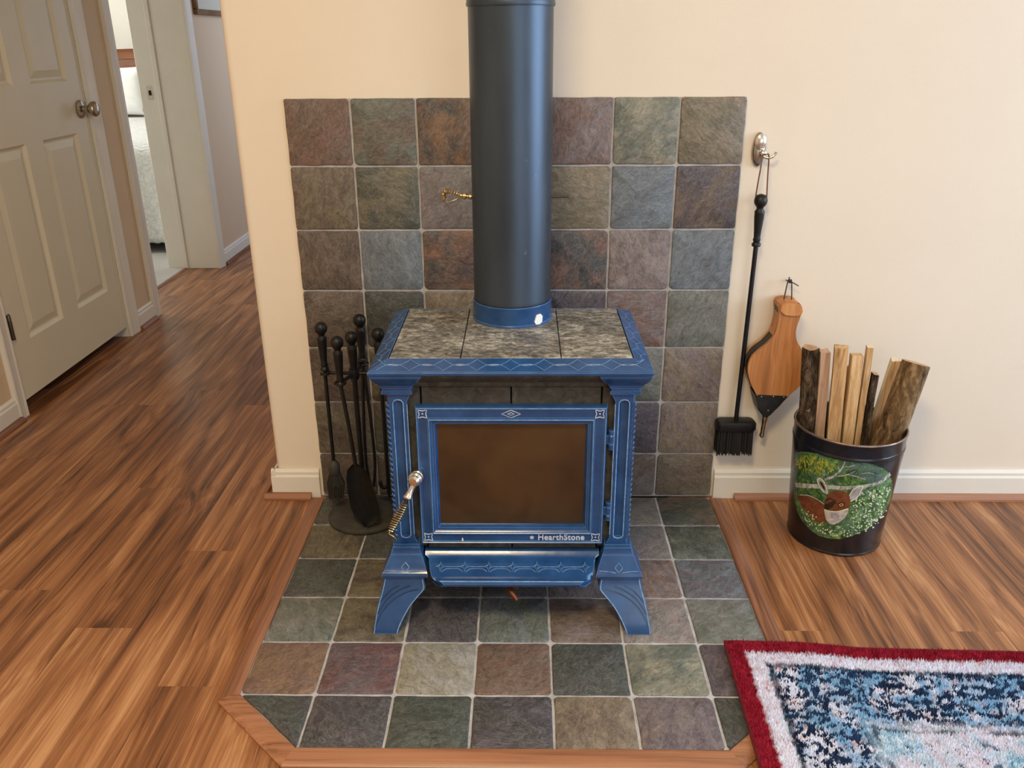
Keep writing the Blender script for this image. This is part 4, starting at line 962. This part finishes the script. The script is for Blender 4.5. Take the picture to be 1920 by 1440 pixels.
# hanging cord, knotted over the nail
kq = Vector((.684, -.0245, .6275))
l0 = bpx([(400, 250)], -.040)[0]; l1 = bpx([(468, 250)], -.040)[0]
hc = obj('hanging_cord', tube(B(), smooth_curve([l0+Vector((0, 0, -.004)), l0+Vector((.001, 0, .012)), kq+Vector((-.004, .001, -.002)), kq+Vector((0, 0, .001)), kq+Vector((.005, .001, -.002)), l1+Vector((-.001, 0, .012)), l1+Vector((0, 0, -.004))], 5), .0016, 6), 'cord', be, 60)
obj('cord_end', tube(B(), smooth_curve([kq+Vector((.004, -.003, -.003)), kq+Vector((.012, -.004, -.007)), kq+Vector((.022, -.003, -.013))], 4), .0015, 6), 'cord', hc, 60)
obj('cord_end', tube(B(), smooth_curve([kq+Vector((.0, -.003, -.001)), kq+Vector((-.003, -.004, .004)), kq+Vector((-.0035, -.003, .010))], 4), .0015, 6), 'cord', hc, 60)

# ------------------------------------------------------------------ bucket of firewood
BX, BY, BZ0, BH, RB, RTP = .822, -.188, .0006, .312, .1135, .1300
bk = thing('firewood_bucket', (BX, BY, BZ0), 'black enamel bucket painted with a resting fawn, full of firewood, by the wall', 'bucket')
prof = [(.001, .0), (RB-.004, .0), (RB, .003), (RB+.001, .006), (RB-.0005, .009)]
for i in range(1, 9): prof.append((RB+(RTP-RB)*i/8*.98, .009+(BH-.055)*i/8))
prof += [(RTP-.001, BH-.044), (RTP+.0012, BH-.041), (RTP+.0012, BH-.036), (RTP-.0005, BH-.033), (RTP, BH-.004), (RTP+.0005, BH-.002)]
obj('shell', lathe(B(), prof, (BX, BY, BZ0), n=64, cap=False), 'bucket', bk, 30)
inn = [(RTP-.002, BH-.001), (RTP-.003, BH-.03), (RB-.002, .012), (.001, .012)]
obj('lining', lathe(B(), inn, (BX, BY, BZ0), n=64, cap=False), 'bucket_in', bk, 30)
obj('rim', tube(B(), [(BX+(RTP-.0004)*math.cos(a), BY+(RTP-.0004)*math.sin(a), BZ0+BH) for a in [2*PI*i/64 for i in range(64)]], .0030, 8, True), 'rim_metal', bk, 60)
def on_bucket(px, py, off):
    d = ray(px, py); lo = None; t0 = 0.0
    k = (RTP-RB)*.98/(BH-.055); s = 1.0
    # quadratic for the cone r = RB + k (z - .009)
    ox, oy, oz = CAM.x-BX, CAM.y-BY, CAM.z-BZ0-.009; rr = RB+off
    a = d.x*d.x+d.y*d.y-(k*d.z)**2; b_ = 2*(ox*d.x+oy*d.y-k*d.z*(rr+k*oz)); c_ = ox*ox+oy*oy-(rr+k*oz)**2
    D = b_*b_-4*a*c_
    if D < 0: D = 0
    return CAM+d*((-b_-math.sqrt(D))/(2*a))
def decal(name, polys, mat, off, parent, cuts=3):
    bm = B()
    for poly in polys:
        vs = [bm.verts.new((1440+x/3.273, 620+y/3.273, 0)) for x, y in poly]
        if len(vs) > 2: bm.faces.new(vs)
    bmesh.ops.triangulate(bm, faces=bm.faces[:])
    if cuts: bmesh.ops.subdivide_edges(bm, edges=bm.edges[:], cuts=cuts, use_grid_fill=True)
    for v in bm.verts: v.co = on_bucket(v.co.x, v.co.y, off)
    return obj(name, bm, mat, parent, 60)
t = NT('painted_foliage'); v = t.coord(); n1 = t.noise(v, 18, 4, .6, .8); n2 = t.noise(v, 150, 4, .7, .6); n3 = t.noise(v, 45, 5, .65, 1.0)
col = t.ramp(n3, ((.30, (.008, .025, .010)), (.46, (.03, .09, .022)), (.58, (.10, .22, .05)), (.70, (.25, .40, .12))))
col = t.mix(t.ramp(n1, ((.45, 0), (.62, .8))), col, t.ramp(n3, ((.3, (.02, .06, .03)), (.6, (.09, .20, .13)), (.75, (.30, .45, .33)))))
col = t.mix(t.ramp(n2, ((.60, 0), (.66, .8))), col, (.45, .58, .32))
M['p_green'] = t.set(col, .35, 0, .5)
M['p_yellow'] = mottled('painted_yellow_leaves', (.13, .20, .02), (.60, .58, .05), 120, .4)
M['p_blue'] = mottled('painted_blue_haze', (.03, .07, .07), (.13, .20, .19), 60, .4)
M['p_birch'] = mottled('painted_birch', (.12, .12, .11), (.68, .68, .64), 130, .4, stretch=(1, 1, .5))
M['p_brown'] = mottled('painted_fawn_coat', (.10, .028, .012), (.22, .070, .028), 70, .4)
M['p_dark'] = mottled('painted_dark_brown', (.012, .008, .006), (.035, .018, .012), 60, .4)
M['p_white'] = mottled('painted_white_fur', (.30, .28, .27), (.66, .62, .58), 90, .4)
M['p_ear'] = mottled('painted_ear', (.22, .20, .24), (.50, .47, .52), 60, .4)
M['p_eye'] = mottled('painted_eye', (.50, .27, .06), (.62, .36, .10), 60, .4)
M['p_fleck'] = mottled('painted_blossom', (.45, .60, .30), (.80, .86, .66), 160, .5)
oval = [(172, 745), (215, 742), (300, 752), (400, 785), (480, 800), (560, 806), (640, 818), (700, 842), (742, 872), (762, 920), (765, 980), (748, 1050), (715, 1115), (660, 1175), (590, 1225), (520, 1260), (450, 1278), (380, 1278), (310, 1258), (255, 1220), (210, 1170), (178, 1110), (162, 1040), (158, 960), (160, 850)]
ps = decal('painted_scene', [oval], 'p_green', .0007, bk, 16)
ps['label'] = 'oval painting of a fawn among birch and blossom'
rnd = random.Random(12)
def dab(x, y, l, w, a):
    c_, s_ = math.cos(a), math.sin(a)
    return [(x+p*c_-q*s_, y+p*s_+q*c_) for p, q in ((-l, 0), (-l*.3, w), (l, 0), (-l*.3, -w))]
def stroke(pts, w0, w1):
    P_ = [Vector((*p, 0)) for p in pts]; P_ = smooth_curve(P_, 4); out = []; n = len(P_)
    L_ = []
    for k, p in enumerate(P_):
        tg = (P_[min(k+1, n-1)]-P_[max(k-1, 0)]).normalized(); w = w0+(w1-w0)*k/(n-1); L_.append(((p.x-tg.y*w, p.y+tg.x*w), (p.x+tg.y*w, p.y-tg.x*w)))
    for (a, b_), (c_, d_) in zip(L_, L_[1:]): out.append([a, c_, d_, b_])
    return out
lf = []
while len(lf) < 150:
    x = rnd.uniform(172, 410); y = rnd.uniform(760, 885)
    if ((x-285)/122)**2+((y-822-(x-285)*.12)/52)**2 < 1: lf.append(dab(x, y, rnd.uniform(8, 15), rnd.uniform(2.5, 4.5), -PI/2+rnd.uniform(-.5, .5)))
decal('painted_leaves', lf, 'p_yellow', .0009, ps, 0)['kind'] = 'stuff'
hz = []
while len(hz) < 150:
    x = rnd.uniform(490, 735); y = rnd.uniform(815, 935)
    if ((x-615)/115)**2+((y-872-(x-615)*.25)/55)**2 < 1: hz.append(dab(x, y, rnd.uniform(9, 18), rnd.uniform(4, 8), rnd.uniform(-.6, .9)))
decal('painted_haze', hz, 'p_blue', .0009, ps, 0)['kind'] = 'stuff'
decal('painted_birch_trunk', stroke([(168, 946), (230, 952), (310, 956), (400, 962), (480, 965), (560, 958), (630, 948), (690, 930), (752, 880)], 15, 7), 'p_birch', .0012, ps, 0)
for pl_, w0, w1 in (([(345, 915), (400, 895), (440, 862), (460, 835), (472, 802)], 8, 3), ([(418, 895), (480, 886), (535, 862)], 4, 2), ([(440, 862), (432, 840), (436, 820)], 3, 1.5), ([(455, 838), (500, 835), (545, 820)], 3, 1.5),
                    ([(490, 885), (545, 896), (600, 915)], 3.5, 1.5), ([(610, 985), (636, 1000), (645, 1042)], 4, 2), ([(575, 880), (610, 872), (650, 880)], 2.5, 1.5), ([(690, 930), (720, 900), (748, 868)], 4, 2), ([(600, 965), (560, 985), (585, 1010)], 3, 1.5)):
    decal('painted_twig', stroke(pl_, w0, w1), 'p_birch', .0012, ps, 0)
decal('painted_fawn_body', [[(175, 1012), (215, 1005), (270, 1025), (345, 1068), (350, 1120), (362, 1180), (320, 1182), (275, 1160), (240, 1120), (205, 1075)]], 'p_brown', .0012, ps)
decal('painted_fawn_ears', [[(304, 912), (325, 908), (352, 940), (368, 985), (362, 1005), (340, 992), (315, 955)], [(498, 1010), (520, 978), (548, 962), (580, 955), (572, 985), (545, 1025), (505, 1050)]], 'p_ear', .0015, ps)
decal('painted_fawn_face', [[(352, 1050), (362, 1010), (385, 990), (420, 982), (460, 985), (495, 1000), (506, 1040), (498, 1090), (470, 1110), (400, 1112), (352, 1100), (342, 1080)]], 'p_brown', .0018, ps)
decal('painted_fawn_muzzle', [[(343, 1098), (380, 1105), (430, 1112), (480, 1095), (495, 1090), (488, 1120), (470, 1150), (440, 1175), (405, 1190), (380, 1186), (355, 1160)]], 'p_white', .0021, ps)
decal('painted_nose', [[(346, 1065), (372, 1060), (400, 1045), (412, 1060), (395, 1085), (365, 1100), (346, 1090)]], 'p_dark', .0023, ps)
decal('painted_chin_shadow', [[(385, 1120), (430, 1120), (440, 1140), (415, 1165), (390, 1150)]], 'p_ear', .0023, ps)
decal('painted_eye_patch', [[(425, 1062), (448, 1052), (472, 1060), (466, 1082), (440, 1086)]], 'p_dark', .0023, ps)
decal('painted_ear_shadow', [[(315, 925), (330, 928), (348, 960), (352, 985), (335, 965)]], 'p_dark', .0023, ps)
decal('painted_back_line', stroke([(195, 1008), (250, 1012), (300, 1035), (345, 1065)], 2.5, 2), 'p_white', .0015, ps, 0)
decal('painted_muzzle_line', stroke([(345, 1098), (380, 1108), (430, 1110), (492, 1092)], 3, 3), 'p_fleck', .0024, ps, 0)
decal('painted_brow', stroke([(352, 1045), (375, 1030), (400, 1040), (420, 1062)], 5, 3), 'p_dark', .0023, ps, 0)
decal('painted_ear_edge', stroke([(500, 1012), (522, 978), (550, 962), (580, 955), (572, 985), (545, 1025), (508, 1048)], 3, 3), 'p_fleck', .0018, ps, 0)
decal('painted_ear_edge', stroke([(366, 1000), (350, 940), (325, 908), (304, 914), (316, 955), (342, 992)], 3, 3), 'p_fleck', .0018, ps, 0)
decal('painted_fawn_eye', [[(434, 1066), (450, 1058), (464, 1064), (460, 1078), (442, 1080)]], 'p_eye', .0026, ps, 1)
decal('painted_fawn_eye_pupil', [[(444, 1065), (454, 1063), (456, 1073), (446, 1075)]], 'p_dark', .0028, ps, 1)
rnd = random.Random(4); fk = []
while len(fk) < 330:
    x = rnd.uniform(165, 760); y = rnd.uniform(960, 1275)
    inside = ((x-460)/300)**2+((y-1010)/262)**2 < .96
    if not inside or (340 < x < 510 and 980 < y < 1195) or (x < 350 and 1000 < y < 1170 and x > 190 and y < 1075+(x-190)*.62) or y < 1010-(x-520)*.25: continue
    s = rnd.uniform(2.5, 6.5); a = rnd.uniform(0, 1); fk.append([(x+s*math.cos(a+i*PI/2), y+s*math.sin(a+i*PI/2)) for i in range(4)])
decal('painted_blossom', fk, 'p_fleck', .0012, ps, 0)['kind'] = 'stuff'

def log_obj(name, top, bot, sect, mats, label, group='firewood standing in the bucket', bark_idx=()):
    """split piece: sect = polygon (local x,y in m); faces in bark_idx take the second material; ends take the third"""
    top = Vector(top); bot = Vector(bot); d = (top-bot); n = 7; rnd = random.Random(label); bm = B(); rings = []
    for i in range(n+1):
        p = bot+d*(i/n); w = Vector((rnd.uniform(-.0012, .0012), rnd.uniform(-.0012, .0012), 0))
        ct = Vector((0, 0, 0))
        rings.append([p+w+Vector((x*(1+rnd.uniform(-.03, .03)), y*(1+rnd.uniform(-.03, .03)), rnd.uniform(-.003, .003) if i == n else 0)) for x, y in sect])
    R = [[bm.verts.new(q) for q in r_] for r_ in rings]; m = len(sect)
    for a, b_ in zip(R, R[1:]):
        for i in range(m): bm.faces.new((a[i], a[(i+1) % m], b_[(i+1) % m], b_[i])).material_index = 1 if i in bark_idx else 0
    bm.faces.new(R[0][::-1]).material_index = 2; bm.faces.new(R[-1]).material_index = 2
    o = obj(name, bm, mats, None, 32); return tag(o, label, 'firewood', group)
Z0 = .0135
def arc(r, a0, a1, n, cx=0, cy=0): return [(cx+r*math.cos(a0+(a1-a0)*i/n), cy+r*math.sin(a0+(a1-a0)*i/n)) for i in range(n+1)]
log_obj('firewood_log', (.7150, -.150, .497), (.742, -.168, Z0), arc(.0205, PI*.92, PI*1.95, 9)+[(.016, .016), (-.010, .016)], ('split_tan', 'bark', 'logend'), 'rough grey-barked split log at the left of the bucket', bark_idx=tuple(range(10)))
log_obj('firewood_log', (.7460, -.158, .490), (.772, -.168, Z0), [(-.012, -.010), (.010, -.013), (.011, .016), (-.011, .014)], ('split_pink', 'split_pink', 'split_pink'), 'pinkish split log beside the grey-barked one in the bucket')
log_obj('firewood_log', (.7740, -.182, .508), (.793, -.213, Z0), [(-.020, -.012), (.010, -.018), (.0205, .010), (-.012, .016)], ('split_tan', 'split_pale', 'split_tan'), 'thick tan split log with a pale side face in the bucket', bark_idx=(1,))
log_obj('firewood_log', (.8040, -.135, .448), (.810, -.150, Z0), [(-.010, -.012), (.010, -.012), (.010, .012), (-.010, .012)], ('split_pink', 'split_tan', 'split_pink'), 'short pinkish stick low between the tan logs in the bucket', bark_idx=(1,))
log_obj('firewood_log', (.8190, -.172, .484), (.826, -.190, Z0), [(-.0135, -.010), (.0115, -.013), (.0145, .012), (-.012, .014)], ('split_tan', 'bark2', 'split_tan'), 'tan split log in the middle of the bucket', bark_idx=(1,))
log_obj('firewood_log', (.8475, -.165, .506), (.850, -.180, Z0), [(-.008, -.010), (.005, -.012), (.010, .006), (-.004, .012)], ('split_tan', 'bark2', 'split_pale'), 'tall thin stick sticking up highest from the bucket', bark_idx=(1,))
log_obj('firewood_log', (.8655, -.178, .440), (.862, -.200, Z0), [(-.006, -.010), (.006, -.010), (.006, .010), (-.006, .010)], ('bark', 'bark', 'logend'), 'dark bark strip right of the tall thin stick in the bucket')
# big round log leaning right
def round_log(top, bot, r, label, mats):
    top = Vector(top); bot = Vector(bot); d = top-bot; dn = d.normalized(); u_ = Vector((1, 0, 0)); u_ = (u_-dn*u_.dot(dn)).normalized(); w_ = dn.cross(u_); rnd = random.Random(label); n = 9; m = 22; bm = B()
    ph = [rnd.uniform(-.05, .05) for _ in range(m)]
    R = [[bm.verts.new(bot+d*(i/n)+(u_*math.cos(2*PI*k/m)+w_*math.sin(2*PI*k/m))*r*(1+ph[k]+rnd.uniform(-.02, .02))*(1.0 if 0 < i < n else .97)) for k in range(m)] for i in range(n+1)]
    for a, b_ in zip(R, R[1:]):
        for k in range(m):
            f = bm.faces.new((a[k], a[(k+1) % m], b_[(k+1) % m], b_[k])); f.material_index = 0 
    bm.faces.new(R[0][::-1]).material_index = 1; bm.faces.new(R[-1]).material_index = 1
    o = obj('firewood_log', bm, mats, None, 40); return tag(o, label, 'firewood', 'firewood standing in the bucket')
round_log((.9590, -.176, .466), (.846, -.248, .030), .0335, 'thick round brown log leaning out to the right of the bucket', ('bark2', 'logend'))
log_obj('firewood_log', (.9400, -.118, .452), (.872, -.128, Z0), [(-.013, -.008), (.010, -.010), (.012, .010), (-.010, .012)], ('split_pale', 'split_tan', 'split_pale'), 'pale split stick leaning behind the thick round log', bark_idx=(0,))

# ------------------------------------------------------------------ rug
import numpy as np
rc = at_z(1360, 1197, .026); RGA = math.radians(-1.6); RW, RL = 1.45, 1.35
rg = thing('area_rug', (rc.x, rc.y, 0), 'blue and cream patterned rug with dark red border at the lower right', 'rug')
rg.rotation_euler = (0, 0, RGA)
ca, sa = math.cos(RGA), math.sin(RGA)
def lift(u, v):
    wx = rc.x+u*ca+v*sa            # world x (v runs towards the camera)
    s = np.clip((wx-.580)/.17, 0, 1); s = s*s*(3-2*s)
    return .0112*(1-s)+.0008
t = NT('rug_pattern'); tc = t.n('TexCoord'); sx_ = t.n('SeparateXYZ'); t.l(tc.outputs['Object'], sx_.inputs[0])
U, V = sx_.outputs[0], t.math('MULTIPLY', sx_.outputs[1], -1)
v = t.coord((1, 1, 0))
jit = t.noise(v, 55, 3, .6)
dU = t.math('MINIMUM', U, t.math('SUBTRACT', RW, U)); dV = t.math('MINIMUM', V, t.math('SUBTRACT', RL, V))
d = t.math('MINIMUM', dU, dV); dj = t.math('ADD', d, t.math('MULTIPLY', t.math('SUBTRACT', jit, .5), .026))
nA = t.noise(t.coord((.85, 1.2, 0), (0, 0, .35)), 27, 5, .60, 2.2); nB = t.noise(t.coord((1, 1, 0), off=None), 11, 4, .6, .8); nC = t.noise(v, 46, 4, .6, 1.2); nD = t.noise(t.coord((1.3, 1, 0), (0, 0, .6)), 8, 3, .5, .4); nE = t.noise(v, 260, 3, .6)
cream = t.mix(t.ramp(nC, ((.40, 0), (.62, 1))), (.74, .78, .98), (.62, .63, .84))
cream = t.mix(t.ramp(nC, ((.58, 0), (.66, .8))), cream, (.60, .30, .36))
lblue = t.mix(t.ramp(nC, ((.40, 0), (.60, 1))), (.24, .48, .72), (.64, .78, .95))
fld = t.mix(t.ramp(nD, ((.48, 0), (.62, 1))), cream, lblue)
navy = t.mix(t.ramp(nB, ((.35, 0), (.65, 1))), (.010, .018, .055), (.022, .06, .16))
inband = t.math('MULTIPLY', t.ramp(d, ((.066, 0), (.074, 1))), t.ramp(d, ((.20, 1), (.225, 0))))
mask = t.ramp(nA, ((.497, 0), (.515, 1)))
blob = t.math('MULTIPLY', mask, inband)
fmask = t.math('MULTIPLY', t.ramp(nA, ((.57, 0), (.60, 1))), t.ramp(d, ((.24, 0), (.26, .9))))
line1 = t.math('MULTIPLY', t.math('MULTIPLY', t.ramp(dj, ((.068, 0), (.070, 1))), t.ramp(dj, ((.078, 1), (.080, 0)))), .75)
line2 = t.math('MULTIPLY', t.math('MULTIPLY', t.ramp(dj, ((.222, 0), (.224, 1))), t.ramp(dj, ((.231, 1), (.233, 0)))), t.ramp(nB, ((.42, 0), (.5, .8))))
bandbase = t.mix(t.ramp(nB, ((.44, 0), (.56, 1))), (.70, .76, .98), (.20, .42, .72))
bandbase = t.mix(t.ramp(nC, ((.58, 0), (.66, .8))), bandbase, (.66, .36, .38))
col = t.mix(inband, fld, bandbase)
col = t.mix(blob, col, navy); col = t.mix(fmask, col, (.05, .12, .24)); col = t.mix(line1, col, (.010, .018, .055)); col = t.mix(line2, col, (.02, .04, .10))
wband = t.math('MULTIPLY', t.ramp(dj, ((.036, 1), (.066, .9))), t.ramp(dj, ((.064, 1), (.068, 0))))
col = t.mix(wband, col, cream)
red = t.mix(t.ramp(nC, ((.35, 0), (.7, 1))), (.16, .004, .014), (.34, .020, .050))
col = t.mix(t.ramp(dj, ((.033, 1), (.037, 0))), col, red)
col = t.mix(.8, col, t.ramp(nE, ((.3, .72), (.7, 1.4))), 'MULTIPLY')
M['rug'] = t.set(col, .95, 0, .1)
M['rug_back'] = mottled('rug_binding', (.10, .003, .010), (.16, .006, .018), 100, .9)
# woven base
bm = B(); nu, nv = 60, 40
top = [[None]*(nv+1) for _ in range(nu+1)]; bot = [[None]*(nv+1) for _ in range(nu+1)]
for i in range(nu+1):
    for j in range(nv+1):
        u = RW*(i/nu)**1.5; vv = RL*j/nv; z = float(lift(u, vv))
        top[i][j] = bm.verts.new((u, -vv, z+.0055)); bot[i][j] = bm.verts.new((u, -vv, z))
for i in range(nu):
    for j in range(nv):
        bm.faces.new((top[i][j], top[i+1][j], top[i+1][j+1], top[i][j+1])); bm.faces.new((bot[i][j], bot[i][j+1], bot[i+1][j+1], bot[i+1][j]))
for i in range(nu):
    for j in (0, nv): bm.faces.new((top[i][j], bot[i][j], bot[i+1][j], top[i+1][j]))
for j in range(nv):
    for i in (0, nu): bm.faces.new((top[i][j], top[i][j+1], bot[i][j+1], bot[i][j]))
def rugpart(name, me, mat):
    o = bpy.data.objects.new(name, me); me.materials.append(M[mat]); C.objects.link(o); o.parent = rg; return o
bmesh.ops.recalc_face_normals(bm, faces=bm.faces[:]); me = bpy.data.meshes.new('woven_base'); bm.to_mesh(me); bm.free()
rugpart('woven_base', me, 'rug')
bm = B(); edge = [(u, 0) for u in np.linspace(0, RW, 60)]+[(RW, v_) for v_ in np.linspace(.02, RL, 40)]+[(u, RL) for u in np.linspace(RW-.02, 0, 60)]+[(0, v_) for v_ in np.linspace(RL-.02, .02, 40)]
tube(bm, [(u, -v_, float(lift(u, v_))+.0045) for u, v_ in edge], .0042, 6, True)
bmesh.ops.recalc_face_normals(bm, faces=bm.faces[:]); me = bpy.data.meshes.new('binding'); bm.to_mesh(me); bm.free(); rugpart('binding', me, 'rug_back')
# pile: short wool tufts
rs = np.random.RandomState(3); step = .0040
uu, vv = np.meshgrid(np.arange(.003, RW-.002, step), np.arange(.003, RL-.002, step)); uu = uu.ravel(); vv = vv.ravel()
uu = uu+rs.uniform(-.0016, .0016, uu.size); vv = vv+rs.uniform(-.0016, .0016, vv.size); N = uu.size
zz = lift(uu, vv)+.0050; a0 = rs.uniform(0, 2*np.pi, N); hh = rs.uniform(.006, .0105, N); lx_ = rs.normal(-.001, .0024, N); ly_ = rs.normal(.001, .0024, N)
co = np.zeros((N, 4, 3))
for k in range(3):
    a = a0+k*2.0944; co[:, k, 0] = uu+.0028*np.cos(a); co[:, k, 1] = -vv+.0028*np.sin(a); co[:, k, 2] = zz
co[:, 3, 0] = uu+lx_; co[:, 3, 1] = -vv+ly_; co[:, 3, 2] = zz+hh
me = bpy.data.meshes.new('pile'); me.vertices.add(N*4); me.vertices.foreach_set('co', co.ravel())
base = (np.arange(N)*4)[:, None]
tri = np.concatenate([base+np.array([[0, 1, 3]]), base+np.array([[1, 2, 3]]), base+np.array([[2, 0, 3]])], axis=1).reshape(-1, 3)
me.loops.add(tri.size); me.loops.foreach_set('vertex_index', tri.ravel().astype(np.int32)); me.polygons.add(len(tri)); me.polygons.foreach_set('loop_start', np.arange(0, tri.size, 3, dtype=np.int32)); me.update(calc_edges=True)
rugpart('pile', me, 'rug')['kind'] = 'stuff'
